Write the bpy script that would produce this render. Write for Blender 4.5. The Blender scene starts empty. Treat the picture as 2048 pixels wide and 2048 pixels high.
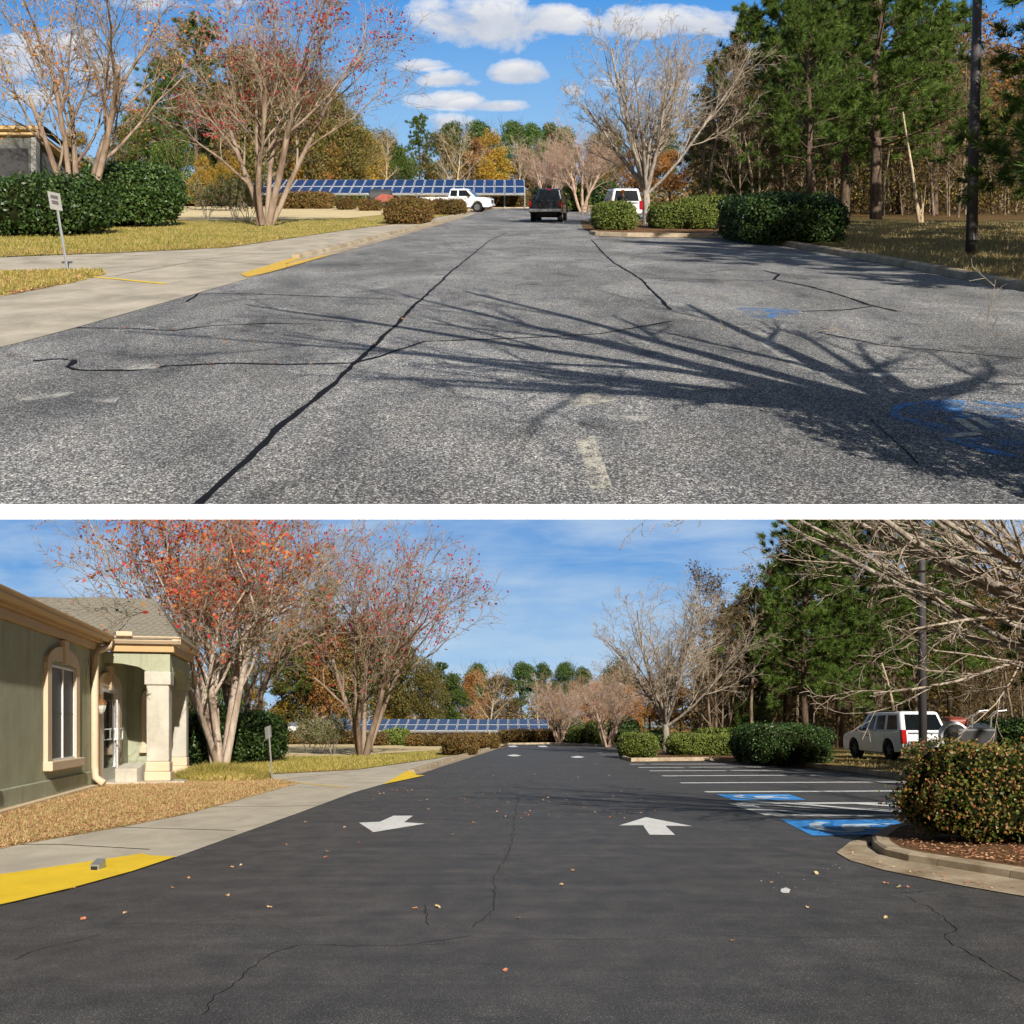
import bpy, math, random
import numpy as np
from mathutils import Vector, Matrix

# ------------------------------------------------------------------ camera, world, suns, exposure
SC = bpy.context.scene
F = 1900.0                      # focal length for a 2048 px wide frame
EYE = 1.6
cam_d = bpy.data.cameras.new('camera'); cam = bpy.data.objects.new('camera', cam_d)
SC.collection.objects.link(cam); SC.camera = cam
cam_d.sensor_width = 36; cam_d.lens = 36 * F / 2048
cam_d.clip_start = 0.05; cam_d.clip_end = 4000
cam.location = (0, 0, 0); cam.rotation_euler = (math.radians(90), 0, 0)

SC.view_settings.view_transform = 'Standard'; SC.view_settings.look = 'None'
SC.view_settings.gamma = 1.0; SC.view_settings.use_curve_mapping = False
SC.view_settings.exposure = 0.45
SC.cycles.max_bounces = 4; SC.cycles.diffuse_bounces = 2; SC.cycles.glossy_bounces = 2
SC.cycles.transmission_bounces = 3; SC.cycles.transparent_max_bounces = 8
SC.cycles.use_denoising = True

class Place:
    """One of the two car parks: a plane through 1.6 m below the eye, rising (upper) or falling (lower) away from it."""
    def __init__(s, name, hor):
        s.hor = hor; s.g = (1024.0 - hor) / F
        s.col = bpy.data.collections.new(name); SC.collection.children.link(s.col)
        s.word = 'upper' if s.g > 0 else 'lower'
    def depth(s, row, e=0.0): return F * (EYE - e) / (row - s.hor)
    def G(s, px, row, e=0.0):
        y = s.depth(row, e)
        return Vector(((px - 1024) / F * y, y, -EYE + s.g * y + e))
    def Z(s, y, e=0.0): return -EYE + s.g * y + e
    def P(s, x, y, e=0.0): return Vector((x, y, s.Z(y, e)))
UP = Place('upper_car_park', 390.0)
LO = Place('lower_car_park', 1452.0)

# shadow of a point one metre up falls 0.58 m to the left and 1.7 m further away in both car parks
SHX, SHY = -0.60, 1.65
def make_sun(place, strength):
    d = bpy.data.lights.new('sun', 'SUN'); o = bpy.data.objects.new('sun', d); SC.collection.objects.link(o)
    d.energy = strength; d.angle = math.radians(0.53); d.color = (1.0, 0.945, 0.86)
    to_sun = Vector((-SHX, -SHY, 1 - place.g * SHY)).normalized()
    o.rotation_euler = to_sun.to_track_quat('Z', 'Y').to_euler(); o.location = to_sun * 60
    o.light_linking.receiver_collection = place.col      # each car park has the sun of its own day
    o.light_linking.blocker_collection = place.col
    return to_sun
s1 = make_sun(UP, 5.0); s2 = make_sun(LO, 5.0)

world = bpy.data.worlds.new('World'); SC.world = world; world.use_nodes = True
nt = world.node_tree; nt.nodes.clear()
sky_n = nt.nodes.new('ShaderNodeTexSky'); sky_n.sky_type = 'NISHITA'; sky_n.sun_disc = False
sky_n.sun_elevation = math.radians(30); sky_n.sun_rotation = math.atan2(s2.x, s2.y)
bg = nt.nodes.new('ShaderNodeBackground'); bg.inputs['Strength'].default_value = 0.05
wo = nt.nodes.new('ShaderNodeOutputWorld')
nt.links.new(sky_n.outputs[0], bg.inputs[0]); nt.links.new(bg.outputs[0], wo.inputs[0])

R = random.Random(7)
NR = np.random.default_rng(7)
PI = math.pi

# ------------------------------------------------------------------ materials
def new_mat(name):
    m = bpy.data.materials.new(name); m.use_nodes = True
    m.node_tree.nodes.clear()
    return m, m.node_tree
class NB:
    """node helper"""
    def __init__(s, t): s.t = t
    def n(s, typ, **kw):
        x = s.t.nodes.new(typ)
        for k, v in kw.items():
            if k in ('operation', 'blend_type', 'data_type', 'feature', 'noise_dimensions', 'distance', 'interpolation', 'clamp', 'use_clamp', 'wave_type', 'bands_direction', 'attribute_name'):
                setattr(x, k, v)
            else:
                x.inputs[k].default_value = v
        return x
    def l(s, a, b): s.t.links.new(a, b)
    def coord(s, scale=(1, 1, 1), rot=(0, 0, 0)):
        tc = s.n('ShaderNodeTexCoord'); mp = s.n('ShaderNodeMapping')
        mp.inputs['Scale'].default_value = scale; mp.inputs['Rotation'].default_value = rot
        s.l(tc.outputs['Object'], mp.inputs['Vector']); return mp.outputs[0]
    def noise(s, vec, scale, detail=4, rough=0.55, dist=0.0):
        x = s.n('ShaderNodeTexNoise'); x.inputs['Scale'].default_value = scale; x.inputs['Detail'].default_value = detail
        x.inputs['Roughness'].default_value = rough; x.inputs['Distortion'].default_value = dist
        s.l(vec, x.inputs['Vector']); return x.outputs['Fac']
    def ramp(s, fac, stops, interp='LINEAR'):
        r = s.n('ShaderNodeValToRGB'); cr = r.color_ramp; cr.interpolation = interp
        while len(cr.elements) < len(stops): cr.elements.new(0.5)
        for e, (p, c) in zip(cr.elements, stops):
            e.position = p; e.color = (c, c, c, 1) if isinstance(c, (int, float)) else (*c, 1)
        s.l(fac, r.inputs[0]); return r.outputs[0]
    def mix(s, fac, a, b, mode='MIX'):
        x = s.n('ShaderNodeMix', data_type='RGBA', blend_type=mode)
        for sock, v in ((0, fac), (6, a), (7, b)):
            if hasattr(v, 'is_output') or isinstance(v, bpy.types.NodeSocket): s.l(v, x.inputs[sock])
            elif isinstance(v, (int, float)): x.inputs[sock].default_value = v if sock == 0 else (v, v, v, 1)
            else: x.inputs[sock].default_value = (*v, 1)
        return x.outputs[2]
    def math(s, op, a, b=None, c=None, clamp=False):
        x = s.n('ShaderNodeMath', operation=op); x.use_clamp = clamp
        for i, v in enumerate((a, b, c)):
            if v is None: continue
            if isinstance(v, (int, float)): x.inputs[i].default_value = v
            else: s.l(v, x.inputs[i])
        return x.outputs[0]
    def bsdf(s, col, rough=0.8, bump=None, bstr=0.3, bdist=0.01, spec=0.3, metal=0.0, alpha=None, **kw):
        p = s.n('ShaderNodeBsdfPrincipled')
        if isinstance(col, bpy.types.NodeSocket): s.l(col, p.inputs['Base Color'])
        else: p.inputs['Base Color'].default_value = (*col, 1)
        if isinstance(rough, bpy.types.NodeSocket): s.l(rough, p.inputs['Roughness'])
        else: p.inputs['Roughness'].default_value = rough
        p.inputs['Specular IOR Level'].default_value = spec; p.inputs['Metallic'].default_value = metal
        for k, v in kw.items(): p.inputs[k].default_value = v
        if bump is not None:
            b = s.n('ShaderNodeBump'); b.inputs['Strength'].default_value = bstr; b.inputs['Distance'].default_value = bdist
            s.l(bump, b.inputs['Height']); s.l(b.outputs[0], p.inputs['Normal'])
        if alpha is not None: s.l(alpha, p.inputs['Alpha'])
        o = s.n('ShaderNodeOutputMaterial'); s.l(p.outputs[0], o.inputs[0]); return p

def m_plain(name, col, rough=0.6, spec=0.4, metal=0.0, vary=0.12, scale=6.0, bstr=0.0, coat=0.0):
    m, t = new_mat(name); b = NB(t); v = b.coord()
    n = b.noise(v, scale, 5)
    c2 = tuple(max(0, x * (1 - 2 * vary)) for x in col)
    c = b.mix(b.ramp(n, [(0.3, 0.0), (0.75, 1.0)]), c2, col)
    b.bsdf(c, rough, n if bstr else None, bstr, 0.01, spec, metal, **({'Coat Weight': coat, 'Coat Roughness': 0.06} if coat else {}))
    return m

def m_leaf(name, cols, trans=0.35, rough=0.6):
    """foliage: every leaf (mesh island) draws its own tone out of a ramp"""
    m, t = new_mat(name); b = NB(t)
    g = b.n('ShaderNodeNewGeometry'); k = len(cols)
    c = b.ramp(g.outputs['Random Per Island'], [(i / max(1, k - 1) * 0.96, x) for i, x in enumerate(cols)])
    oi = b.n('ShaderNodeObjectInfo')
    hv = b.n('ShaderNodeHueSaturation'); b.l(c, hv.inputs['Color'])
    b.l(b.math('MULTIPLY_ADD', oi.outputs['Random'], 0.45, 0.78), hv.inputs['Value'])
    c = hv.outputs[0]
    d = b.n('ShaderNodeBsdfPrincipled'); b.l(c, d.inputs['Base Color']); d.inputs['Roughness'].default_value = rough
    d.inputs['Specular IOR Level'].default_value = 0.25
    tr = b.n('ShaderNodeBsdfTranslucent'); b.l(c, tr.inputs[0])
    mx = b.n('ShaderNodeMixShader'); mx.inputs[0].default_value = trans
    b.l(d.outputs[0], mx.inputs[1]); b.l(tr.outputs[0], mx.inputs[2])
    o = b.n('ShaderNodeOutputMaterial'); b.l(mx.outputs[0], o.inputs[0]); return m

def m_bark(name, c1, c2, scale=7.0, stretch=0.25):
    m, t = new_mat(name); b = NB(t); v = b.coord((1, 1, stretch))
    n = b.noise(v, scale, 6, 0.65); n2 = b.noise(v, scale * 4, 3)
    c = b.mix(b.ramp(n, [(0.38, 0.0), (0.6, 1.0)]), c1, c2)
    c = b.mix(b.ramp(n2, [(0.35, 0.35), (0.65, 1.0)]), (0, 0, 0), c, 'MIX') if False else c
    b.bsdf(c, 0.85, n2, 0.6, 0.02, 0.2); return m

def m_asphalt_old():
    m, t = new_mat('weathered_asphalt'); b = NB(t); v = b.coord((1, 0.75, 1)); v1 = b.coord((1, 0.35, 1))
    sp = b.noise(v, 130, 2, 0.7); big = b.noise(v1, 0.55, 5, 0.6, 0.6); mid = b.noise(v1, 2.2, 4, 0.6)
    vo = b.n('ShaderNodeTexVoronoi'); vo.inputs['Scale'].default_value = 105; b.l(v, vo.inputs['Vector'])
    sepc = b.n('ShaderNodeSeparateColor'); b.l(vo.outputs['Color'], sepc.inputs[0])
    stone = b.ramp(sepc.outputs[0], [(0.0, (.06, .06, .062)), (0.35, (.15, .149, .151)), (0.7, (.31, .306, .297)), (0.88, (.58, .57, .53)), (1.0, (.85, .82, .76))])
    dark = b.ramp(sp, [(0.38, 0.35), (0.58, 1.0)])
    c = b.mix(1.0, stone, dark, 'MULTIPLY')
    tone = b.ramp(big, [(0.3, 0.60), (0.5, 1.0), (0.70, 1.5)])
    c = b.mix(1.0, c, tone, 'MULTIPLY')
    tone2 = b.ramp(mid, [(0.3, (.82, .83, .86)), (0.7, (1.18, 1.15, 1.1))])
    c = b.mix(1.0, c, tone2, 'MULTIPLY')
    oil = b.noise(b.coord((.8, .45, 1)), 1.7, 3, 0.5, 0.8); c = b.mix(1.0, c, b.ramp(oil, [(0.60, 1.0), (0.68, 0.62)]), 'MULTIPLY')
    b.bsdf(c, 0.85, sp, 0.7, 0.006, 0.25); return m

def m_asphalt_new():
    m, t = new_mat('sealed_asphalt'); b = NB(t); v = b.coord((1, 0.75, 1)); v1 = b.coord((0.5, 0.9, 1))
    sp = b.noise(v, 110, 2, 0.7); big = b.noise(v1, 0.35, 5, 0.6, 0.8); mid = b.noise(v, 3.0, 5, 0.6)
    c = b.ramp(sp, [(0.25, (.022, .021, .022)), (0.46, (.060, .058, .059)), (0.60, (.092, .088, .087)), (0.72, (.32, .305, .27))])
    c = b.mix(b.ramp(big, [(0.42, 0.0), (0.7, 0.75)]), c, (.090, .081, .079))
    c = b.mix(1.0, c, b.ramp(mid, [(0.3, 0.72), (0.7, 1.25)]), 'MULTIPLY')
    st = b.noise(b.coord((.25, 1.6, 1)), 1.1, 6, 0.7, 1.0); c = b.mix(1.0, c, b.ramp(st, [(0.35, 0.82), (0.55, 1.0), (0.75, 1.22)]), 'MULTIPLY')
    b.bsdf(c, b.ramp(mid, [(0.3, 0.6), (0.7, 0.78)]), sp, 0.6, 0.005, 0.3); return m

def m_concrete(name, c1, c2, scale=1.2):
    m, t = new_mat(name); b = NB(t); v = b.coord((1, 0.7, 1))
    n = b.noise(v, scale, 6, 0.65, 0.4); f = b.noise(v, 60, 3)
    c = b.mix(b.ramp(n, [(0.35, 0.0), (0.68, 1.0)]), c1, c2)
    c = b.mix(1.0, c, b.ramp(f, [(0.3, 0.86), (0.7, 1.08)]), 'MULTIPLY')
    b.bsdf(c, 0.9, f, 0.3, 0.004, 0.2); return m

def m_ground(name, cols, scale=1.5, fine=40, bstr=0.8):
    m, t = new_mat(name); b = NB(t); v = b.coord((1, 0.75, 1))
    n = b.noise(v, scale, 8, 0.7, 0.3); f = b.noise(v, fine, 4, 0.7)
    k = b.mix(0.45, n, f)
    st = [(0.34 + 0.32 * i / (len(cols) - 1), c) for i, c in enumerate(cols)]
    b.bsdf(b.ramp(k, st), 0.95, f, bstr, 0.03, 0.1); return m

def m_paint(name, col, wear=0.0, wscale=14):
    m, t = new_mat(name); b = NB(t); v = b.coord((1, 0.7, 1))
    n = b.noise(v, wscale, 6, 0.75); f = b.noise(v, 80, 3, 0.7)
    c = b.mix(b.ramp(b.noise(v, 2.5, 5), [(0.3, 0.0), (0.7, 1.0)]), tuple(x * .85 for x in col), col)
    al = None
    if wear: al = b.ramp(b.mix(0.5, n, f), [(wear - 0.05, 0.0), (wear + 0.05, 1.0)])
    b.bsdf(c, 0.7, f, 0.3, 0.003, 0.3, alpha=al); return m

def m_glass_dark(name, col=(.012, .014, .018)):
    m, t = new_mat(name); b = NB(t)
    b.bsdf(col, 0.06, spec=0.8); return m

def m_sky(name, zen, hori, v0, v1, clouds, cirrus):
    """sky dome: colours by direction; clouds at their own bearings. Only the sky gives off light here."""
    m, t = new_mat(name); b = NB(t)
    tc = b.n('ShaderNodeTexCoord'); sp = b.n('ShaderNodeSeparateXYZ'); b.l(tc.outputs['Object'], sp.inputs[0])
    u = b.math('DIVIDE', sp.outputs[0], sp.outputs[1]); v = b.math('DIVIDE', sp.outputs[2], sp.outputs[1])
    fac = b.math('DIVIDE', b.math('SUBTRACT', v, v0), v1 - v0, clamp=True)
    col = b.mix(fac, hori, zen)
    cv = b.n('ShaderNodeCombineXYZ'); b.l(u, cv.inputs[0]); b.l(v, cv.inputs[1])
    if clouds:
        mp = b.n('ShaderNodeMapping'); b.l(cv.outputs[0], mp.inputs[0]); mp.inputs['Scale'].default_value = (1, 1.5, 1)
        nz = b.noise(mp.outputs[0], 15, 9, 0.62, 0.3); nz2 = b.noise(mp.outputs[0], 7, 3, 0.5)
        tot = None; lit = None
        for (px, row, hw, hh, amt) in clouds:
            du = b.math('DIVIDE', b.math('SUBTRACT', u, (px - 1024) / F), hw / F)
            dv = b.math('DIVIDE', b.math('SUBTRACT', v, (1024 - row) / F), hh / F)
            dv2 = b.math('MULTIPLY', b.math('MINIMUM', dv, 0.0), 1.0)      # flat base: falls off twice as fast below
            dd = b.math('ADD', b.math('MULTIPLY', du, du), b.math('ADD', b.math('MULTIPLY', dv, dv), b.math('MULTIPLY', dv2, dv2)))
            a = b.math('MULTIPLY', b.math('SUBTRACT', 1.28, b.math('POWER', dd, 0.6)), amt)
            tot = a if tot is None else b.math('MAXIMUM', tot, a)
            w = b.math('MULTIPLY', dv, b.math('GREATER_THAN', a, -0.6))
            lit = w if lit is None else b.math('MAXIMUM', lit, w)
        dens = b.math('ADD', tot, b.math('MULTIPLY', b.math('SUBTRACT', nz, 0.5), 4.4))
        dens = b.math('ADD', dens, b.math('MULTIPLY', b.math('SUBTRACT', nz2, 0.5), 2.2))
        al = b.ramp(dens, [(0.0, 0.0), (0.35, 0.5), (1.0, 1.0)])
        sh = b.math('MULTIPLY_ADD', lit, 0.42, b.math('MULTIPLY', nz, 0.95))
        cc = b.ramp(sh, [(0.05, (.46, .52, .64)), (0.45, (.66, .71, .82)), (0.85, (.93, .94, .97))])
        col = b.mix(al, col, cc)
    if cirrus:
        mp = b.n('ShaderNodeMapping'); b.l(cv.outputs[0], mp.inputs[0]); mp.inputs['Rotation'].default_value = (0, 0, -0.32)
        mp.inputs['Scale'].default_value = (1.0, 3.6, 1); mp.inputs['Location'].default_value = (0.3, 0.9, 0)
        nz = b.noise(mp.outputs[0], 2.6, 7, 0.55, 0.9)
        mp2 = b.n('ShaderNodeMapping'); b.l(cv.outputs[0], mp2.inputs[0]); mp2.inputs['Rotation'].default_value = (0, 0, -0.55)
        mp2.inputs['Scale'].default_value = (1.0, 7, 1)
        nz2 = b.noise(mp2.outputs[0], 5, 8, 0.6, 0.4)
        al = b.ramp(b.mix(0.4, nz, nz2), [(0.38, 0.0), (0.66, 0.85)])
        col = b.mix(al, col, (.66, .80, .94))
    e = b.n('ShaderNodeEmission'); b.l(col, e.inputs[0]); e.inputs[1].default_value = 0.66
    o = b.n('ShaderNodeOutputMaterial'); b.l(e.outputs[0], o.inputs[0]); return m

M = {}
M['asphalt_old'] = m_asphalt_old(); M['asphalt_new'] = m_asphalt_new()
M['concrete'] = m_concrete('pavement_concrete', (.33, .29, .22), (.56, .49, .38))
M['concrete2'] = m_concrete('pavement_concrete_pale', (.42, .38, .31), (.58, .53, .43))
M['kerb'] = m_concrete('kerb_concrete', (.27, .205, .13), (.52, .43, .31), 2.2)
M['white_edge'] = m_concrete('white_painted_concrete', (.86, .86, .86), (.93, .93, .93))
M['lawn_green'] = m_ground('lawn_green', [(.05, .06, .012), (.17, .18, .035), (.36, .30, .075), (.52, .37, .15), (.34, .22, .08)], 0.7, 22)
M['lawn_tan'] = m_ground('lawn_dormant', [(.44, .34, .17), (.62, .49, .27), (.70, .56, .33)], 0.25, 12, 0.3)
M['lawn_mixed'] = m_ground('lawn_leaf_littered', [(.13, .10, .035), (.36, .27, .10), (.60, .42, .20), (.70, .46, .25), (.42, .24, .11)], .9, 30)
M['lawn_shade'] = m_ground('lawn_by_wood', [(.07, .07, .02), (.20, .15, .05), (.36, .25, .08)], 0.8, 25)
M['forest_floor'] = m_ground('forest_floor', [(.05, .035, .015), (.12, .075, .03), (.20, .12, .05)], 0.6, 10)
M['mulch'] = m_ground('pine_straw_mulch', [(.06, .035, .02), (.17, .09, .045), (.30, .17, .09)], 4, 50)
M['sealant'] = m_plain('crack_sealant', (.014, .014, .015), 0.8, 0.12, vary=0.2, scale=20)
M['crackline'] = m_plain('crack_dark', (.012, .012, .012), 0.9, 0.1)  # near-black line colour of open cracks and pavement joints
M['crackpale'] = m_paint('crack_dust', (.14, .132, .12), 0.53, 14)
M['chalk'] = m_paint('worn_chalk', (.50, .48, .43), 0.495, 6)
M['white_paint'] = m_paint('white_road_paint', (.80, .81, .80), .37, 20)
M['white_worn'] = m_paint('white_road_paint_worn', (.60, .56, .46), 0.495, 8)
M['blue_paint'] = m_paint('blue_road_paint', (.05, .31, .82))
M['pale_paint'] = m_paint('pale_blue_paint', (.58, .74, .90))
M['blue_worn'] = m_paint('blue_road_paint_worn', (.10, .27, .56), 0.50, 6)
M['blue_faint'] = m_paint('blue_road_paint_faint', (.10, .24, .48), 0.555, 5)
M['yellow'] = m_paint('yellow_kerb_paint', (.90, .62, .03), .355, 16)
M['yellow_worn'] = m_paint('yellow_kerb_paint_worn', (.72, .46, .07), 0.40, 9)
def m_stucco(name, c1, c2, stain):
    m, t = new_mat(name); b = NB(t); v = b.coord(); st = b.noise(b.coord((2.2, 2.2, .22)), 1.6, 6, .65, .4); bl = b.noise(v, 1.3, 6, .65); gr = b.noise(v, 38, 4, .7)
    c = b.mix(b.ramp(bl, [(.35, 0.0), (.65, 1.0)]), c1, c2); c = b.mix(b.ramp(st, [(.52, 0.0), (.72, .55)]), c, stain)
    c = b.mix(1.0, c, b.ramp(gr, [(.3, .88), (.7, 1.08)]), 'MULTIPLY'); b.bsdf(c, .95, gr, .6, .012, .1); return m
M['stucco'] = m_stucco('green_stucco', (.36, .365, .255), (.43, .44, .31), (.23, .23, .17))
M['trim'] = m_plain('cream_trim', (.66, .52, .36), 0.75, 0.2, vary=0.05, scale=2)
M['trim2'] = m_plain('tan_fascia', (.56, .38, .19), 0.6, 0.3, vary=0.05, scale=2)
M['stonecol'] = m_stucco('pale_column_stucco', (.44, .41, .34), (.58, .545, .46), (.28, .26, .215))
M['grey_wall'] = m_stucco('dark_grey_wall', (.10, .105, .10), (.14, .145, .135), (.07, .07, .065))
M['glass'] = m_glass_dark('window_glass')
M['screen'] = m_plain('window_screen', (.045, .042, .042), 0.5, 0.4, vary=0.1, scale=60)
M['alu'] = m_plain('brushed_aluminium', (.72, .72, .71), 0.35, 0.5, 0.7, 0.05)
M['white_frame'] = m_plain('white_window_frame', (.78, .76, .72), 0.5, 0.3, vary=0.03)
M['white_car'] = m_plain('white_car_paint', (.80, .81, .83), 0.28, 0.5, vary=0.02, coat=0.6)
M['black_car'] = m_plain('black_car_paint', (.018, .024, .03), 0.22, 0.5, vary=0.05, coat=0.7)
M['carglass'] = m_plain('car_glass', (.008, .010, .012), .07, .35)
M['tyre'] = m_plain('tyre_rubber', (.018, .018, .018), 0.85, 0.2)
M['rim'] = m_plain('wheel_rim', (.32, .33, .35), 0.35, 0.5, 0.8)
M['darkrim'] = m_plain('dark_wheel_rim', (.05, .05, .055), 0.4, 0.5, 0.6)
M['chrome'] = m_plain('chrome', (.62, .62, .63), 0.22, 0.5, 0.9, 0.02)
M['tail'] = m_plain('tail_light_red', (.42, .012, .015), 0.15, 0.6)
M['headlamp'] = m_plain('headlight_glass', (.75, .78, .80), 0.1, 0.6)
M['black_plastic'] = m_plain('black_plastic', (.02, .02, .02), 0.5, 0.4)
M['plate'] = m_plain('number_plate', (.72, .72, .68), 0.5, 0.4)
M['pole'] = m_plain('dark_pole_paint', (.075, .066, .066), 0.6, 0.3, vary=0.05)
M['steel'] = m_plain('galvanised_steel', (.42, .43, .43), 0.45, 0.5, 0.6, 0.08)
M['sign'] = m_plain('sign_back', (.27, .265, .24), 0.6, 0.4)
M['solar'] = m_plain('solar_cells', (.018, .032, .11), 0.25, 0.3, vary=0.2, scale=1.0)
M['solar_frame'] = m_plain('solar_frame', (.62, .64, .68), 0.4, 0.5, 0.3, 0.03)
M['skin'] = m_plain('skin', (.42, .23, .15), 0.6); M['red_cloth'] = m_plain('red_cloth', (.36, .045, .05), 0.9)
M['dark_cloth'] = m_plain('dark_cloth', (.02, .022, .03), 0.9); M['orange'] = m_plain('orange_knit', (.85, .24, .03), 0.9)
M['red_machine'] = m_plain('red_machine_paint', (.34, .07, .04), 0.5, vary=0.2)
M['gray_tank'] = m_plain('dark_gray_tank', (.055, .056, .06), 0.5)
M['wood'] = m_plain('weathered_timber', (.26, .19, .12), 0.9, 0.1, vary=0.2, scale=12)
M['lampbrass'] = m_plain('aged_copper', (.35, .18, .07), 0.4, 0.5, 0.7)
M['clearglass'] = m_glass_dark('lantern_glass', (.55, .55, .48))

M['bark_crape'] = m_bark('crape_myrtle_bark', (.28, .20, .145), (.52, .43, .345), 5, 0.2)
M['bark_crape2'] = m_bark('crape_myrtle_bark_red', (.14, .09, .062), (.30, .225, .165), 5, 0.2)
M['bark_grey'] = m_bark('grey_bark', (.17, .14, .115), (.38, .33, .27), 8, 0.3)
M['twig_crape'] = m_bark('crape_twigs', (.22, .165, .11), (.37, .295, .21), 4, 1)
M['twig_grey'] = m_bark('grey_twigs', (.26, .205, .155), (.42, .35, .27), 4, 1)
M['twig_pink'] = m_bark('pink_twigs', (.32, .215, .155), (.48, .35, .26), 4, 1)
M['twig_tan'] = m_bark('tan_twigs', (.36, .27, .17), (.52, .42, .28), 4, 1)
M['bark_pine'] = m_bark('pine_bark', (.045, .032, .022), (.14, .095, .065), 6, 0.3)
M['bark_wood'] = m_bark('woodland_bark', (.07, .052, .035), (.25, .185, .125), 5, 0.2)
M['lf_crape'] = m_leaf('crape_leaves', [(.34, .08, .03), (.72, .06, .06), (.76, .10, .06), (.76, .22, .06), (.68, .34, .08), (.55, .12, .06)], 0.45)
M['lf_crape_gold'] = m_leaf('crape_leaves_golden', [(.42, .16, .05), (.62, .30, .07), (.60, .40, .12), (.66, .16, .07), (.44, .28, .08)], 0.45)
M['lf_crape_red'] = m_leaf('crape_leaves_crimson', [(.34, .03, .04), (.68, .05, .08), (.72, .12, .10), (.40, .05, .03)], 0.45)
M['lf_pine'] = m_leaf('pine_needles', [(.025, .055, .010), (.06, .115, .018), (.12, .19, .03), (.20, .27, .05)], 0.3)
M['lf_pine_far'] = m_leaf('pine_needles_far', [(.04, .085, .02), (.08, .145, .035), (.15, .21, .055)], 0.3)
M['lf_green'] = m_leaf('green_leaves', [(.025, .06, .012), (.06, .115, .02), (.12, .17, .03), (.17, .19, .04)], 0.3)
M['lf_olive'] = m_leaf('olive_leaves', [(.055, .065, .018), (.12, .125, .03), (.20, .17, .045), (.30, .19, .06)], 0.35)
M['lf_gold'] = m_leaf('golden_leaves', [(.22, .16, .02), (.42, .28, .03), (.52, .36, .06), (.42, .22, .05)], 0.4)
M['lf_orange'] = m_leaf('rust_leaves', [(.24, .10, .03), (.42, .18, .05), (.48, .26, .08), (.30, .19, .06)], 0.4)
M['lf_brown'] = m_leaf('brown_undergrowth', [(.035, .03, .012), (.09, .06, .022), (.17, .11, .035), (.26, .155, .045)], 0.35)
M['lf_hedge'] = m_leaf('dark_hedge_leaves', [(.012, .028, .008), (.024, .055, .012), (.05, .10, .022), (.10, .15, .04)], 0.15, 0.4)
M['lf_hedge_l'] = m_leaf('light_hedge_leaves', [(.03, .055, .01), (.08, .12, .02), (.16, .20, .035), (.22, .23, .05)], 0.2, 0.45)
M['lf_hedge_r'] = m_leaf('reddish_hedge_leaves', [(.06, .035, .015), (.13, .075, .025), (.16, .13, .03), (.26, .12, .04)], 0.2, 0.5)
M['lf_bush'] = m_leaf('near_bush_leaves', [(.025, .045, .01), (.07, .12, .02), (.15, .19, .03), (.24, .25, .05), (.42, .17, .05), (.45, .27, .14)], 0.3, 0.4)
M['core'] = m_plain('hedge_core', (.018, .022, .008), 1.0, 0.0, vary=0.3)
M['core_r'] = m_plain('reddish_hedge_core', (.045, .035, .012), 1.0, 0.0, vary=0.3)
M['lf_litter'] = m_leaf('leaf_litter', [(.40, .16, .08), (.66, .32, .16), (.74, .46, .28), (.46, .13, .07)], 0.1)
M['lf_grass'] = m_leaf('grass_blades', [(.12, .13, .02), (.26, .25, .045), (.44, .36, .09), (.54, .40, .17)], 0.4)
M['lf_grass_dry'] = m_leaf('grass_blades_dry', [(.36, .31, .11), (.58, .43, .20), (.70, .50, .27), (.30, .29, .08)], 0.4)
M['lf_road'] = m_leaf('fallen_leaf_tones', [(.55, .16, .06), (.70, .34, .16), (.78, .50, .26)], 0.1)
M['debris'] = m_plain('white_paint_crumbs', (.75, .74, .7), 0.8)

def m_shingle():
    m, t = new_mat('asphalt_shingle'); b = NB(t); v = b.coord()
    n = b.noise(v, 9, 5, 0.7)
    b.bsdf(b.ramp(n, [(0.3, (.115, .105, .085)), (0.5, (.20, .185, .15)), (0.7, (.29, .265, .21))]), 0.95, n, 0.4, 0.01, 0.1); return m
M['shingle'] = m_shingle()

# ------------------------------------------------------------------ mesh helpers
def link(place, o): (place.col if place else SC.collection).objects.link(o)
def mesh_np(name, V, quads=None, tris=None, smooth=False):
    me = bpy.data.meshes.new(name)
    V = np.asarray(V, dtype=np.float32).reshape(-1, 3)
    q = np.zeros((0, 4), np.int32) if quads is None else np.asarray(quads, np.int32).reshape(-1, 4)
    t = np.zeros((0, 3), np.int32) if tris is None else np.asarray(tris, np.int32).reshape(-1, 3)
    me.vertices.add(len(V)); me.vertices.foreach_set('co', V.ravel())
    me.loops.add(q.size + t.size); me.loops.foreach_set('vertex_index', np.concatenate([q.ravel(), t.ravel()]))
    me.polygons.add(len(q) + len(t))
    me.polygons.foreach_set('loop_start', np.concatenate([np.arange(len(q)) * 4, q.size + np.arange(len(t)) * 3]).astype(np.int32))
    if smooth: me.polygons.foreach_set('use_smooth', np.ones(len(q) + len(t), bool))
    me.update(calc_edges=True)
    return me
def obj(place, name, me, mat=None, parent=None, loc=None):
    o = bpy.data.objects.new(name, me); link(place, o)
    if mat is not None:
        mat = M[mat] if isinstance(mat, str) else mat
        if not me.materials: me.materials.append(mat)
    if parent is not None: o.parent = parent
    if loc is not None: o.location = loc
    return o
def tag(o, label=None, cat=None, group=None, kind=None):
    if label: o['label'] = label
    if cat: o['category'] = cat
    if group: o['group'] = group
    if kind: o['kind'] = kind
    return o
def empty(place, name, loc, label, cat, group=None, rot=None):
    o = bpy.data.objects.new(name, None); link(place, o); o.location = loc; o.empty_display_size = 0.2
    if rot is not None: o.rotation_euler = rot
    return tag(o, label, cat, group)

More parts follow.
